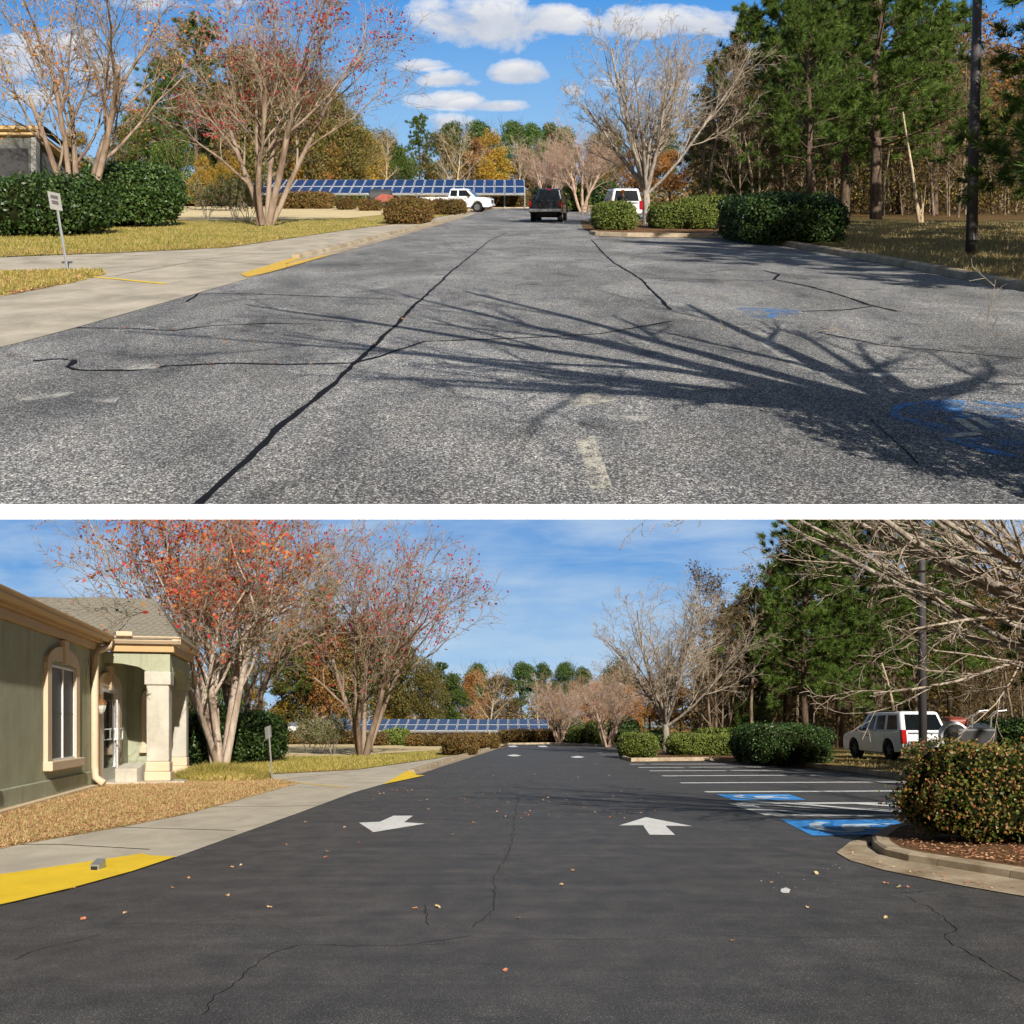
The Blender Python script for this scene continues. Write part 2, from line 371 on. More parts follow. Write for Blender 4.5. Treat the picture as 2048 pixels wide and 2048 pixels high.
class MB:
    """collects shapes into one mesh"""
    def __init__(s): s.v = []; s.f = []
    def add(s, vs, fs):
        k = len(s.v); s.v += [tuple(p) for p in vs]; s.f += [tuple(i + k for i in f) for f in fs]; return s
    def box(s, x0, x1, y0, y1, z0, z1):
        return s.hexa([(x0, y0, z0), (x1, y0, z0), (x1, y1, z0), (x0, y1, z0), (x0, y0, z1), (x1, y0, z1), (x1, y1, z1), (x0, y1, z1)])
    def hexa(s, p): return s.add(p, [(0, 3, 2, 1), (4, 5, 6, 7), (0, 1, 5, 4), (1, 2, 6, 5), (2, 3, 7, 6), (3, 0, 4, 7)])
    def prism(s, poly, x0, x1, axis=0):
        """poly in the other two axes, extruded along axis"""
        n = len(poly)
        def mk(a, p): return (a, p[0], p[1]) if axis == 0 else ((p[0], a, p[1]) if axis == 1 else (p[0], p[1], a))
        vs = [mk(x0, p) for p in poly] + [mk(x1, p) for p in poly]
        fs = [tuple(range(n)), tuple(range(2 * n - 1, n - 1, -1))] + [(i, i + n, (i + 1) % n + n, (i + 1) % n) for i in range(n)]
        return s.add(vs, fs)
    def lathe(s, prof, axis='z', c=(0, 0, 0), n=20):
        """prof: (radius, height) pairs"""
        vs = []; fs = []; k = len(prof)
        for i in range(n):
            a = 2 * PI * i / n; ca, sa = math.cos(a), math.sin(a)
            for r, h in prof:
                p = (r * ca, r * sa, h) if axis == 'z' else ((h, r * ca, r * sa) if axis == 'x' else (r * ca, h, r * sa))
                vs.append((p[0] + c[0], p[1] + c[1], p[2] + c[2]))
        for i in range(n):
            j = (i + 1) % n
            for q in range(k - 1): fs.append((i * k + q, j * k + q, j * k + q + 1, i * k + q + 1))
        return s.add(vs, fs)
    def tube(s, pts, r, n=8):
        pts = [Vector(p) for p in pts]; rs = r if isinstance(r, (list, tuple)) else [r] * len(pts)
        k = len(s.v)
        for i, p in enumerate(pts):
            d = (pts[min(i + 1, len(pts) - 1)] - pts[max(i - 1, 0)]).normalized()
            a = d.orthogonal().normalized() if i == 0 else (a - d * a.dot(d)).normalized()
            b = d.cross(a)
            for j in range(n):
                q = p + (a * math.cos(2 * PI * j / n) + b * math.sin(2 * PI * j / n)) * rs[i]; s.v.append(tuple(q))
        for i in range(len(pts) - 1):
            for j in range(n):
                j2 = (j + 1) % n; s.f.append((k + i * n + j, k + i * n + j2, k + (i + 1) * n + j2, k + (i + 1) * n + j))
        s.f.append(tuple(k + j for j in range(n))[::-1]); s.f.append(tuple(k + (len(pts) - 1) * n + j for j in range(n)))
        return s
    def mesh(s, name, smooth=False):
        me = bpy.data.meshes.new(name); me.from_pydata(s.v, [], s.f); me.update()
        if smooth: me.polygons.foreach_set('use_smooth', [True] * len(me.polygons))
        return me
    def obj(s, place, name, mat, parent=None, bevel=0, smooth=False, loc=None, seg=2):
        o = obj(place, name, s.mesh(name, smooth), mat, parent, loc)
        if bevel:
            b = o.modifiers.new('bevel', 'BEVEL'); b.width = bevel; b.segments = seg; b.limit_method = 'ANGLE'; b.angle_limit = math.radians(40)
        return o

def sheet(place, name, pts, e, mat, kind='structure', label=None, world=False, parent=None):
    """flat ground sheet; pts are (column, row) sightings of the ground, or ground x,y when world"""
    vs = [place.P(p[0], p[1], e) if world else place.G(p[0], p[1], 0) + Vector((0, 0, e)) for p in pts]
    me = bpy.data.meshes.new(name); me.from_pydata([tuple(v) for v in vs], [], [tuple(range(len(vs)))]); me.update()
    if me.polygons[0].normal.z < 0: me.flip_normals()
    return tag(obj(place, name, me, mat, parent), label, None, None, kind)

def ribbon(place, name, pts, w, e, mat, jitter=0.0, step=0.25, kind='structure', label=None, parent=None, seed=1):
    rr = random.Random(seed); P = [place.G(*p) for p in pts]; L = []
    for a, b in zip(P, P[1:]):
        n = max(1, int((b - a).length / step))
        L += [a.lerp(b, i / n) for i in range(n)]
    L.append(P[-1]); vs = []; ox = 0
    ws = w if isinstance(w, (list, tuple)) else (w, w)
    for i, p in enumerate(L):
        d = L[min(i + 1, len(L) - 1)] - L[max(i - 1, 0)]; nrm = Vector((-d.y, d.x, 0)).normalized()
        ox = ox * 0.7 + rr.uniform(-jitter, jitter); t = i / max(1, len(L) - 1)
        ww = (ws[0] * (1 - t) + ws[1] * t) * (1 + (rr.uniform(-.35, .35) if jitter else 0))
        for sgn in (-1, 1):
            q = p + nrm * (ox + sgn * ww / 2); vs.append((q.x, q.y, place.Z(q.y, e)))
    fs = [(2 * i, 2 * i + 2, 2 * i + 3, 2 * i + 1) for i in range(len(L) - 1)]
    me = bpy.data.meshes.new(name); me.from_pydata(vs, [], fs); me.update()
    if me.polygons[0].normal.z < 0: me.flip_normals()
    return tag(obj(place, name, me, mat, parent), label, None, None, kind)

def kerb(place, pts, inner, h=0.14, w=0.17, mat='kerb', name='kerb', label=None, e0=-0.02):
    """kerb stones laid one after another along sighted points; inner=+1 puts the width left of the walking direction. Each stone is a part."""
    P = [place.G(*p) for p in pts]
    root = empty(place, name, P[0], None, None); root['kind'] = 'structure'
    if label: root['label'] = label
    # resample to stones of 3 m
    L = [P[0]]
    for a, b in zip(P, P[1:]):
        n = max(1, round((b - a).length / 3.0)); L += [a.lerp(b, (i + 1) / n) for i in range(n)]
    def nrm(i):
        d = L[min(i + 1, len(L) - 1)] - L[max(i - 1, 0)]; return Vector((-d.y, d.x, 0)).normalized() * inner
    for i in range(len(L) - 1):
        mb = MB(); a, b = L[i], L[i + 1]; na, nb = nrm(i), nrm(i + 1)
        d = (b - a); g = 0.006 / max(d.length, .01); a2, b2 = a + d * g, b - d * g
        vs = []
        for p, n in ((a2, na), (b2, nb)):
            for off, hh in ((0, e0), (0.02, h * .8), (0.06, h), (w, h), (w, e0)):
                q = p + n * off; vs.append((q.x - P[0].x, q.y - P[0].y, place.Z(q.y, hh) - P[0].z))
        fs = [(j, j + 1, j + 6, j + 5) for j in range(4)] + [(0, 5, 9, 4), (0, 4, 3, 2, 1), (5, 6, 7, 8, 9)]
        mb.add(vs, fs); mb.obj(place, 'kerb_stone', mat, root)
    return root

# ------------------------------------------------------------------ foliage in bulk
def unit(n, rng):
    v = rng.normal(size=(n, 3)); return v / np.linalg.norm(v, axis=1, keepdims=True)
def cards(P, size, rng, nrm=None, bias=0.0, aspect=0.55, name='leaves'):
    """one small rhombus leaf at every point"""
    n = len(P); a = unit(n, rng)
    if nrm is not None and bias: 
        nn = nrm * bias + unit(n, rng) * (1 - bias); nn /= np.linalg.norm(nn, axis=1, keepdims=True)
        a = np.cross(nn, a); a /= np.linalg.norm(a, axis=1, keepdims=True) + 1e-9
    else: nn = unit(n, rng)
    b = np.cross(nn, a); b /= np.linalg.norm(b, axis=1, keepdims=True) + 1e-9
    s = (size * rng.uniform(0.6, 1.35, n))[:, None]
    V = np.stack([P - a * s * .5, P + b * s * aspect * .5, P + a * s * .5, P - b * s * aspect * .5], 1).reshape(-1, 3)
    return mesh_np(name, V, np.arange(4 * n).reshape(-1, 4))
def needles(P, D, rng, k=12, ln=0.3, wd=0.02, spread=0.7, name='needles'):
    """a brush of k needles at each point P, pointing about D"""
    n = len(P); PP = np.repeat(P, k, 0); DD = np.repeat(D, k, 0)
    d = DD + rng.normal(size=(n * k, 3)) * spread; d /= np.linalg.norm(d, axis=1, keepdims=True)
    s = np.cross(d, unit(n * k, rng)); s /= np.linalg.norm(s, axis=1, keepdims=True) + 1e-9
    l = ln * rng.uniform(.6, 1.2, n * k)[:, None]
    V = np.stack([PP - s * wd, PP + s * wd, PP + d * l], 1).reshape(-1, 3)
    return mesh_np(name, V, None, np.arange(3 * n * k).reshape(-1, 3))
def tubes_mesh(polys, sides=3, name='branches', smooth=True):
    """polys: list of (pts, radii); grouped by length and swept in numpy"""
    by = {}
    for p, r in polys: by.setdefault(len(p), []).append((p, r))
    VV = []; QQ = []; off = 0
    for k, lst in by.items():
        P = np.array([a for a, _ in lst], float); Rr = np.array([b for _, b in lst], float); B = len(lst)
        T = np.empty_like(P); T[:, 1:-1] = P[:, 2:] - P[:, :-2]; T[:, 0] = P[:, 1] - P[:, 0]; T[:, -1] = P[:, -1] - P[:, -2]
        T /= np.linalg.norm(T, axis=2, keepdims=True) + 1e-9
        T0 = (P[:, -1] - P[:, 0]); T0 /= np.linalg.norm(T0, axis=1, keepdims=True) + 1e-9
        ref = np.where(np.abs(T0[:, 2:3]) < 0.8, np.array([[0, 0, 1.]]), np.array([[1., 0, 0]]))
        A = np.cross(T, ref[:, None, :]); A /= np.linalg.norm(A, axis=2, keepdims=True) + 1e-9
        Bv = np.cross(T, A)
        an = np.arange(sides) * 2 * PI / sides
        ring = P[:, :, None, :] + Rr[:, :, None, None] * (A[:, :, None, :] * np.cos(an)[None, None, :, None] + Bv[:, :, None, :] * np.sin(an)[None, None, :, None])
        VV.append(ring.reshape(-1, 3))
        base = off + (np.arange(B)[:, None, None] * k + np.arange(k - 1)[None, :, None]) * sides
        j = np.arange(sides)[None, None, :]; j2 = (j + 1) % sides
        QQ.append(np.stack([base + j, base + j2, base + sides + j2, base + sides + j], -1).reshape(-1, 4))
        off += B * k * sides
    return mesh_np(name, np.concatenate(VV), np.concatenate(QQ), None, smooth)

def grow(rng, seeds, levels, minr=0.006):
    """seeds: (pos, dir, length, radius). levels: per level dict(n children, ang, len ratio, rad ratio, up, wob, seg, t0). Returns polylines per level."""
    out = []; cur = seeds
    for li, L in enumerate(levels):
        nxt = []; lst = []
        for (p, d, ln, r) in cur:
            seg = L.get('seg', 4); pts = [p]; rad = [r]; dd = d.copy(); q = p; dirs = [d]
            up = L.get('up', 0.0); wob = L.get('wob', 0.12); tip = L.get('tip', 0.35)
            for i in range(seg):
                dd = dd + Vector((rng.gauss(0, wob), rng.gauss(0, wob), rng.gauss(0, wob) + up)); dd.normalize()
                q = q + dd * (ln / seg); pts.append(q); dirs.append(dd.copy())
                rad.append(max(minr * .7, r * (1 - (1 - tip) * (i + 1) / seg)))
            lst.append(([tuple(a) for a in pts], rad))
            if li + 1 < len(levels):
                C = levels[li + 1]; n = C['n']; n = n if isinstance(n, int) else rng.randint(*n)
                t0 = C.get('t0', 0.3); az = rng.uniform(0, 6.28)
                for c in range(n):
                    t = t0 + (1 - t0) * (c + rng.random()) / n; t = min(t, 0.999)
                    x = t * seg; i = int(x); fr = x - i
                    pos = pts[i].lerp(pts[i + 1], fr); bd = dirs[min(i + 1, seg)]
                    az += 2.4 + rng.uniform(-.5, .5)
                    o1 = bd.orthogonal().normalized(); o2 = bd.cross(o1)
                    side = o1 * math.cos(az) + o2 * math.sin(az)
                    ang = C.get('ang', 0.7) * rng.uniform(.65, 1.3)
                    nd = (bd * math.cos(ang) + side * math.sin(ang)).normalized()
                    fl = C.get('lr', 0.55) * rng.uniform(.65, 1.25) * ln * (1 - C.get('fall', 0.35) * t)
                    nr = max(minr, (rad[i] * (1 - fr) + rad[i + 1] * fr) * C.get('rr', 0.55))
                    nxt.append((pos, nd, fl, nr))
        out.append(lst); cur = nxt
    return out

def ends(polys, n, rng, spread=0.05, tmin=0.2):
    """n random points along polylines, with local direction"""
    idx = rng.integers(0, len(polys), n); P = np.empty((n, 3)); D = np.empty((n, 3))
    for i, k in enumerate(idx):
        pts = polys[k][0]; t = rng.uniform(tmin, 1) * (len(pts) - 1); j = min(int(t), len(pts) - 2); f = t - j
        a = np.array(pts[j]); b = np.array(pts[j + 1]); P[i] = a * (1 - f) + b * f; D[i] = b - a
    D /= np.linalg.norm(D, axis=1, keepdims=True) + 1e-9
    return P + rng.normal(size=(n, 3)) * spread, D

PROTO = {}
def proto(name, parts, height): PROTO[name] = (parts, height)
def put_tree(place, kind, name, px, base, top, label, cat='tree', width=1.0, rz=None, group=None, e=0.0, lean=(0, 0), mats=None, x=None, y=None, h=None, kindprop=None):
    parts, H = PROTO[kind]
    if x is None: p = place.G(px, base, 0); y = p.y; x = p.x; h = (base - top) * y / F
    s = h / H
    o = empty(place, name, (x, y, place.Z(y, e - 0.03)), label, cat, group)
    o.rotation_euler = (lean[0], lean[1], R.uniform(0, 6.28) if rz is None else rz); o.scale = (s * width, s * width, s)
    for k, (pn, me) in enumerate(parts):
        c = obj(place, pn, me, None, o)
        if mats and pn in mats and mats[pn]:
            c.material_slots[0].link = 'OBJECT'; c.material_slots[0].material = M[mats[pn]]
    if kindprop: o['kind'] = kindprop
    return o
def with_mat(me, mat): me.materials.append(M[mat]); return me

# --- crape myrtles
def crape(name, seed, n_trunk, H, lean, leaf_n, leafmat, bark='bark_crape', rad=0.085, leaf_size=0.07, leafpatch=0.5, tw=5, spread=0.11, twig='twig_crape', sub=(4, 6)):
    rg = random.Random(seed); ng = np.random.default_rng(seed); seeds = []
    for i in range(n_trunk):
        a = 2 * PI * i / n_trunk + rg.uniform(-.3, .3); l = rg.uniform(*lean)
        seeds.append((Vector((math.cos(a) * spread, math.sin(a) * spread, 0)), Vector((math.cos(a) * math.sin(l), math.sin(a) * math.sin(l), math.cos(l))), H * rg.uniform(.36, .5), rad * rg.uniform(.75, 1.15)))
    lv = grow(rg, seeds, [dict(seg=6, wob=.075, up=.0, tip=.55),
        dict(n=(5, 6), ang=.5, lr=.85, rr=.52, t0=.4, seg=6, wob=.11, up=.03, fall=.12),
        dict(n=(5, 6), ang=.6, lr=.6, rr=.6, t0=.2, seg=4, wob=.14, up=.04, fall=.25),
        dict(n=sub, ang=.65, lr=.58, rr=.6, t0=.2, seg=3, wob=.16, up=.02),
        dict(n=tw, ang=.6, lr=.6, rr=.6, t0=.2, seg=2, wob=.2)], 0.0055)
    trunk = tubes_mesh(lv[0] + lv[1], 7, 'trunk'); tw_m = tubes_mesh(lv[2] + lv[3] + lv[4], 3, 'branches')
    P, D = ends(lv[4], leaf_n * 3, ng, 0.08)
    c = np.array([lv[4][k][0][-1] for k in ng.integers(0, len(lv[4]), 30)]); d = np.min(np.linalg.norm(P[:, None] - c[None], axis=2), axis=1)
    w = np.exp(-(d / leafpatch) ** 2) + 0.04; idx = ng.choice(len(P), leaf_n, False, w / w.sum())
    lf = cards(P[idx], leaf_size, ng, name='leaves')
    proto(name, [('trunk', with_mat(trunk, bark)), ('branches', with_mat(tw_m, twig)), ('crown', with_mat(lf, leafmat))], float(np.percentile([p[2] for pl in lv[4] for p in pl[0]], 98)))
crape('crape_a', 11, 5, 7.5, (.08, .30), 2600, 'lf_crape_gold', 'bark_crape2', rad=.095, leaf_size=.075, tw=5, leafpatch=.35)
crape('crape_b', 23, 6, 6.5, (.12, .38), 3000, 'lf_crape_red', 'bark_crape2', rad=.082, leaf_size=.075, tw=5, sub=(4, 6), leafpatch=.35)
crape('crape_c', 37, 7, 7.5, (.06, .32), 8500, 'lf_crape', rad=.085, leaf_size=.088, leafpatch=.5, tw=5, sub=(5, 6))
crape('crape_far', 41, 8, 6.0, (.2, .5), 300, 'lf_crape', 'twig_pink', rad=.08, tw=6, twig='twig_pink')
crape('sapling', 75, 5, 2.4, (.1, .5), 1700, 'lf_green', 'bark_grey', rad=.018, leaf_size=.085, leafpatch=3, tw=3, spread=.06, twig='twig_tan', sub=(3, 4))

# --- bare trees
def bare(name, seed, H, prim, ang, lv3=5, lv4=4, bark='bark_grey', twig='twig_grey', rad=0.17, lead=0.55, minr=.007, up=.07, t0=.22, lr=.55, droop=0.0, leaves=0, leafmat=None, ls=.1):
    rg = random.Random(seed); ng = np.random.default_rng(seed)
    seeds = [(Vector((0, 0, 0)), Vector((rg.gauss(0, .02), rg.gauss(0, .02), 1)).normalized(), H * .95, rad)]
    lv = grow(rg, seeds, [dict(seg=8, wob=.035, tip=.1, up=.02),
        dict(n=prim, ang=ang, lr=lr, rr=.55, t0=t0, seg=6, wob=.08, up=up, fall=.45),
        dict(n=(6, 9), ang=.6, lr=.55, rr=.55, t0=.15, seg=4, wob=.12, up=up * .7, fall=.4),
        dict(n=lv3, ang=.65, lr=.55, rr=.6, t0=.15, seg=3, wob=.15, up=.02 - droop),
        dict(n=lv4, ang=.6, lr=.55, rr=.65, t0=.2, seg=2, wob=.2, up=-droop)], minr)
    parts = [('trunk', with_mat(tubes_mesh(lv[0] + lv[1], 7, 'trunk'), bark)), ('branches', with_mat(tubes_mesh(lv[2] + lv[3] + lv[4], 3, 'branches'), twig))]
    if leaves:
        P, D = ends(lv[4] + lv[3], leaves, ng, .1); parts.append(('crown', with_mat(cards(P, ls, ng), leafmat)))
    proto(name, parts, max(p[2] for l in lv for pl in l for p in pl[0]))
    return lv
bare('bare_far', 8, 10.0, 14, .75, 4, 3, 'twig_tan', 'twig_tan', rad=.15, minr=.012, up=.1, t0=.15)
bare('bare_slim', 9, 12.0, 14, .6, 3, 3, 'twig_tan', 'twig_tan', rad=.13, minr=.012, lr=.35, t0=.3)
bare('bare_leafy', 12, 12.0, 18, .7, 4, 3, 'bark_wood', 'bark_wood', rad=.16, minr=.012, lr=.42, leaves=4200, leafmat='lf_orange', ls=.26, t0=.2)
bare('bare_wood', 14, 13.0, 14, .7, 3, 2, 'bark_wood', 'bark_wood', rad=.12, minr=.012, lr=.33, leaves=1100, leafmat='lf_brown', ls=.2, t0=.15)
bare('bare_wood_b', 15, 14.0, 10, .6, 3, 2, 'bark_wood', 'bark_wood', rad=.16, minr=.012, lr=.28, leaves=600, leafmat='lf_brown', ls=.2, t0=.4)

# spreading near tree, few strong limbs (off to the right of both views, its branches and shade come into them)
def spreading(name, seed, H, n_limb, tw3=5, tw4=4, minr=.006, rad=.2):
    rg = random.Random(seed)
    fork = H * .22
    trunk = [([(0, 0, 0), (0.02, 0, fork * .5), (0, .03, fork)], [rad, rad * .85, rad * .8])]
    seeds = []
    for i in range(n_limb):
        a = 2 * PI * i / n_limb + rg.uniform(-.25, .25); l = rg.uniform(.45, 1.05) if i % 3 else rg.uniform(.12, .4)
        seeds.append((Vector((0, 0, fork * rg.uniform(.8, 1.0))), Vector((math.cos(a) * math.sin(l), math.sin(a) * math.sin(l), math.cos(l))), H * rg.uniform(.55, .78), rad * rg.uniform(.4, .62)))
    lv = grow(rg, seeds, [dict(seg=7, wob=.07, up=.05, tip=.3),
        dict(n=(7, 9), ang=.6, lr=.5, rr=.55, t0=.15, seg=5, wob=.1, up=.06, fall=.4),
        dict(n=(5, 7), ang=.6, lr=.5, rr=.6, t0=.15, seg=4, wob=.13, up=.03, fall=.3),
        dict(n=tw3, ang=.6, lr=.5, rr=.62, t0=.15, seg=3, wob=.16, up=.0),
        dict(n=tw4, ang=.6, lr=.5, rr=.65, t0=.2, seg=2, wob=.2)], minr)
    parts = [('trunk', with_mat(tubes_mesh(trunk + lv[0], 8, 'trunk'), 'bark_grey')), ('branches', with_mat(tubes_mesh(lv[1] + lv[2] + lv[3] + lv[4], 4, 'branches'), 'twig_grey'))]
    proto(name, parts, max(p[2] for l in lv for pl in l for p in pl[0]))
spreading('bare_island', 5, 9.0, 13, 5, 4, .007, .19)
def near_tree(name, seed, H, fork, limbs, rad, tw=(5, 4), minr=.006, n1=(8, 11), n2=(6, 8), rr=.52):
    """limbs: (azimuth, elevation, length, thickness)"""
    rg = random.Random(seed)
    trunk = [([(0, 0, -.2), (0.02, 0, fork * .5), (0, .03, fork)], [rad * 1.1, rad * .9, rad * .85])]
    seeds = [(Vector((0, 0, fork * rg.uniform(.75, 1.0))), Vector((math.cos(a) * math.cos(e), math.sin(a) * math.cos(e), math.sin(e))), L, r) for a, e, L, r in limbs]
    lv = grow(rg, seeds, [dict(seg=8, wob=.05, up=.01, tip=.25),
        dict(n=n1, ang=.55, lr=.42, rr=rr, t0=.15, seg=5, wob=.09, up=.03, fall=.35),
        dict(n=n2, ang=.6, lr=.5, rr=.55, t0=.12, seg=4, wob=.12, up=.0, fall=.3),
        dict(n=tw[0], ang=.6, lr=.5, rr=.62, t0=.15, seg=3, wob=.16),
        dict(n=tw[1], ang=.6, lr=.5, rr=.65, t0=.2, seg=2, wob=.2)], minr)
    parts = [('trunk', with_mat(tubes_mesh(trunk + lv[0], 8, 'trunk'), 'bark_grey')), ('branches', with_mat(tubes_mesh(lv[1] + lv[2] + lv[3] + lv[4], 4, 'branches'), 'twig_grey'))]
    proto(name, parts, H)
g5 = random.Random(5)
near_tree('spread_a', 52, 7, 2.4, [(math.radians(a + g5.uniform(-6, 6)), g5.uniform(.25, .66), g5.uniform(4.6, 6.6), g5.uniform(.06, .10)) for a in range(165, 330, 25)] + [(math.radians(a), g5.uniform(.75, 1.2), g5.uniform(4.4, 5.8), g5.uniform(.07, .12)) for a in (84, 118, 146, 205)] + [(math.radians(a), .8, 2.8, .07) for a in (0, 40)], .22, (3, 2), .008, (4, 5), (3, 5), .6)
near_tree('spread_b', 58, 7, 2.35, [(math.radians(a + g5.uniform(-5, 5)), e, L, r) for a, e, L, r in [(176, .36, 6.8, .08), (190, .50, 6.6, .10), (168, .56, 6.2, .09), (202, .44, 6.0, .08), (156, .46, 6.4, .085), (212, .58, 5.0, .09), (182, .74, 5.4, .09), (142, .58, 5.4, .08), (232, .5, 4.2, .07), (60, .7, 4.0, .07), (0, .8, 3.6, .07), (300, .7, 3.4, .06), (184, .56, 6.6, .06), (174, .42, 7.0, .055)]], .19, (4, 3), .0045, (6, 8), (5, 6))
# --- pines
def pine(name, seed, H, t0, n_limb, limb, tufts, k=12, ln=.34, rad=.24, mat='lf_pine', wd=.016, round_top=False):
    rg = random.Random(seed); ng = np.random.default_rng(seed)
    tr = [([(rg.gauss(0, .04) * i, rg.gauss(0, .04) * i, H * i / 7) for i in range(8)], [rad * (1 - .85 * i / 7) for i in range(8)])]
    limbs = []; subs = []; TP = []; TD = []
    for i in range(n_limb):
        t = (i + rg.random()) / n_limb; z = H * (t0 + (1 - t0) * t); a = i * 2.4 + rg.uniform(-.5, .5)
        prof = math.sin(PI * min(1, (t * .85 + .15))) ** .7 if round_top else (1 - t) ** .45 * .85 + .15
        L = limb * prof * rg.uniform(.5, 1.3); el = rg.uniform(-.12, .25) + t * .7
        ti = z / H * 7; i0 = min(6, int(ti)); f = ti - i0; b0, b1 = tr[0][0][i0], tr[0][0][i0 + 1]
        p = Vector([b0[q] * (1 - f) + b1[q] * f for q in range(3)])
        d = Vector((math.cos(a) * math.cos(el), math.sin(a) * math.cos(el), math.sin(el)))
        lv = grow(rg, [(p, d, L, .05 * (1 - .6 * t) + .012)], [dict(seg=5, wob=.07, up=.02, tip=.3), dict(n=(5, 8), ang=.75, lr=.42, rr=.5, t0=.25, seg=3, wob=.1, up=.05, fall=.5), dict(n=3, ang=.6, lr=.5, rr=.6, t0=.3, seg=2, wob=.1, up=.08)], .008)
        limbs += lv[0]; subs += lv[1] + lv[2]
        for pl in lv[1] + lv[2]:
            TP.append(pl[0][-1]); TD.append(np.array(pl[0][-1]) - np.array(pl[0][-2]))
    for _ in range(3):
        TP.append((tr[0][0][-1][0], tr[0][0][-1][1], H)); TD.append(np.array([0, 0, 1.]))
    TP = np.array(TP); TD = np.array(TD); TD /= np.linalg.norm(TD, axis=1, keepdims=True)
    n = min(tufts, len(TP) * 3); ix = ng.integers(0, len(TP), n)
    P = TP[ix] - TD[ix] * ng.uniform(0, .45, n)[:, None] + ng.normal(size=(n, 3)) * .05
    D = TD[ix] + np.array([0, 0, .35])
    nd = needles(P, D, ng, k, ln, wd, .65)
    proto(name, [('trunk', with_mat(tubes_mesh(tr + limbs, 8, 'trunk'), 'bark_pine')), ('branches', with_mat(tubes_mesh(subs, 3, 'branches'), 'bark_pine')), ('crown', with_mat(nd, mat))], H)
pine('pine_big', 61, 17, .26, 62, 5.2, 6500, 16, .42, .30, wd=.02)
pine('pine_mid', 62, 17, .30, 52, 4.0, 4600, 15, .44, .22, wd=.02)
pine('pine_low', 64, 13, .10, 60, 4.2, 5200, 15, .46, .2, wd=.022)

# --- leafy broad crowns
def leafy(name, seed, H, Wd, n, size, mat, bark='bark_wood', t0=.2, lumps=26):
    rg = random.Random(seed); ng = np.random.default_rng(seed)
    lv = grow(rg, [(Vector((0, 0, 0)), Vector((0, 0, 1)), H * .9, .02 * H)], [dict(seg=6, wob=.04, tip=.15), dict(n=14, ang=.8, lr=Wd / H * .9, rr=.5, t0=t0, seg=4, wob=.12, up=.08, fall=.4), dict(n=5, ang=.6, lr=.5, rr=.6, t0=.3, seg=3, wob=.12, up=.03)], .012)
    C = []
    for _ in range(lumps):
        t = rg.random(); z = H * (t0 + (1 - t0) * t); rr = Wd * .5 * math.sin(PI * min(.97, .18 + .8 * t)) ** .6; a = rg.uniform(0, 6.28); q = rr * math.sqrt(rg.random()) * .8
        C.append((q * math.cos(a), q * math.sin(a), z * .93, Wd * rg.uniform(.12, .22)))
    C = np.array(C); k = ng.integers(0, lumps, n); u = unit(n, ng)
    P = C[k, :3] + u * C[k, 3:4] * (ng.uniform(0.15, 1, n) ** .5)[:, None] * np.array([1, 1, .75])
    proto(name, [('trunk', with_mat(tubes_mesh(lv[0] + lv[1], 6, 'trunk'), bark)), ('branches', with_mat(tubes_mesh(lv[2], 3, 'branches'), bark)), ('crown', with_mat(cards(P, size, ng), mat))], H)
leafy('leafy_green', 71, 11, 8, 15000, .28, 'lf_green', lumps=60)
leafy('pine_far', 63, 18, 8, 13000, .34, 'lf_pine_far', 'bark_pine', t0=.42, lumps=46)
leafy('leafy_olive', 72, 13, 10, 20000, .28, 'lf_olive', lumps=85)
leafy('leafy_gold', 73, 9, 7, 10000, .25, 'lf_gold', lumps=42)
leafy('leafy_rust', 74, 10, 8, 11000, .26, 'lf_orange', lumps=48)

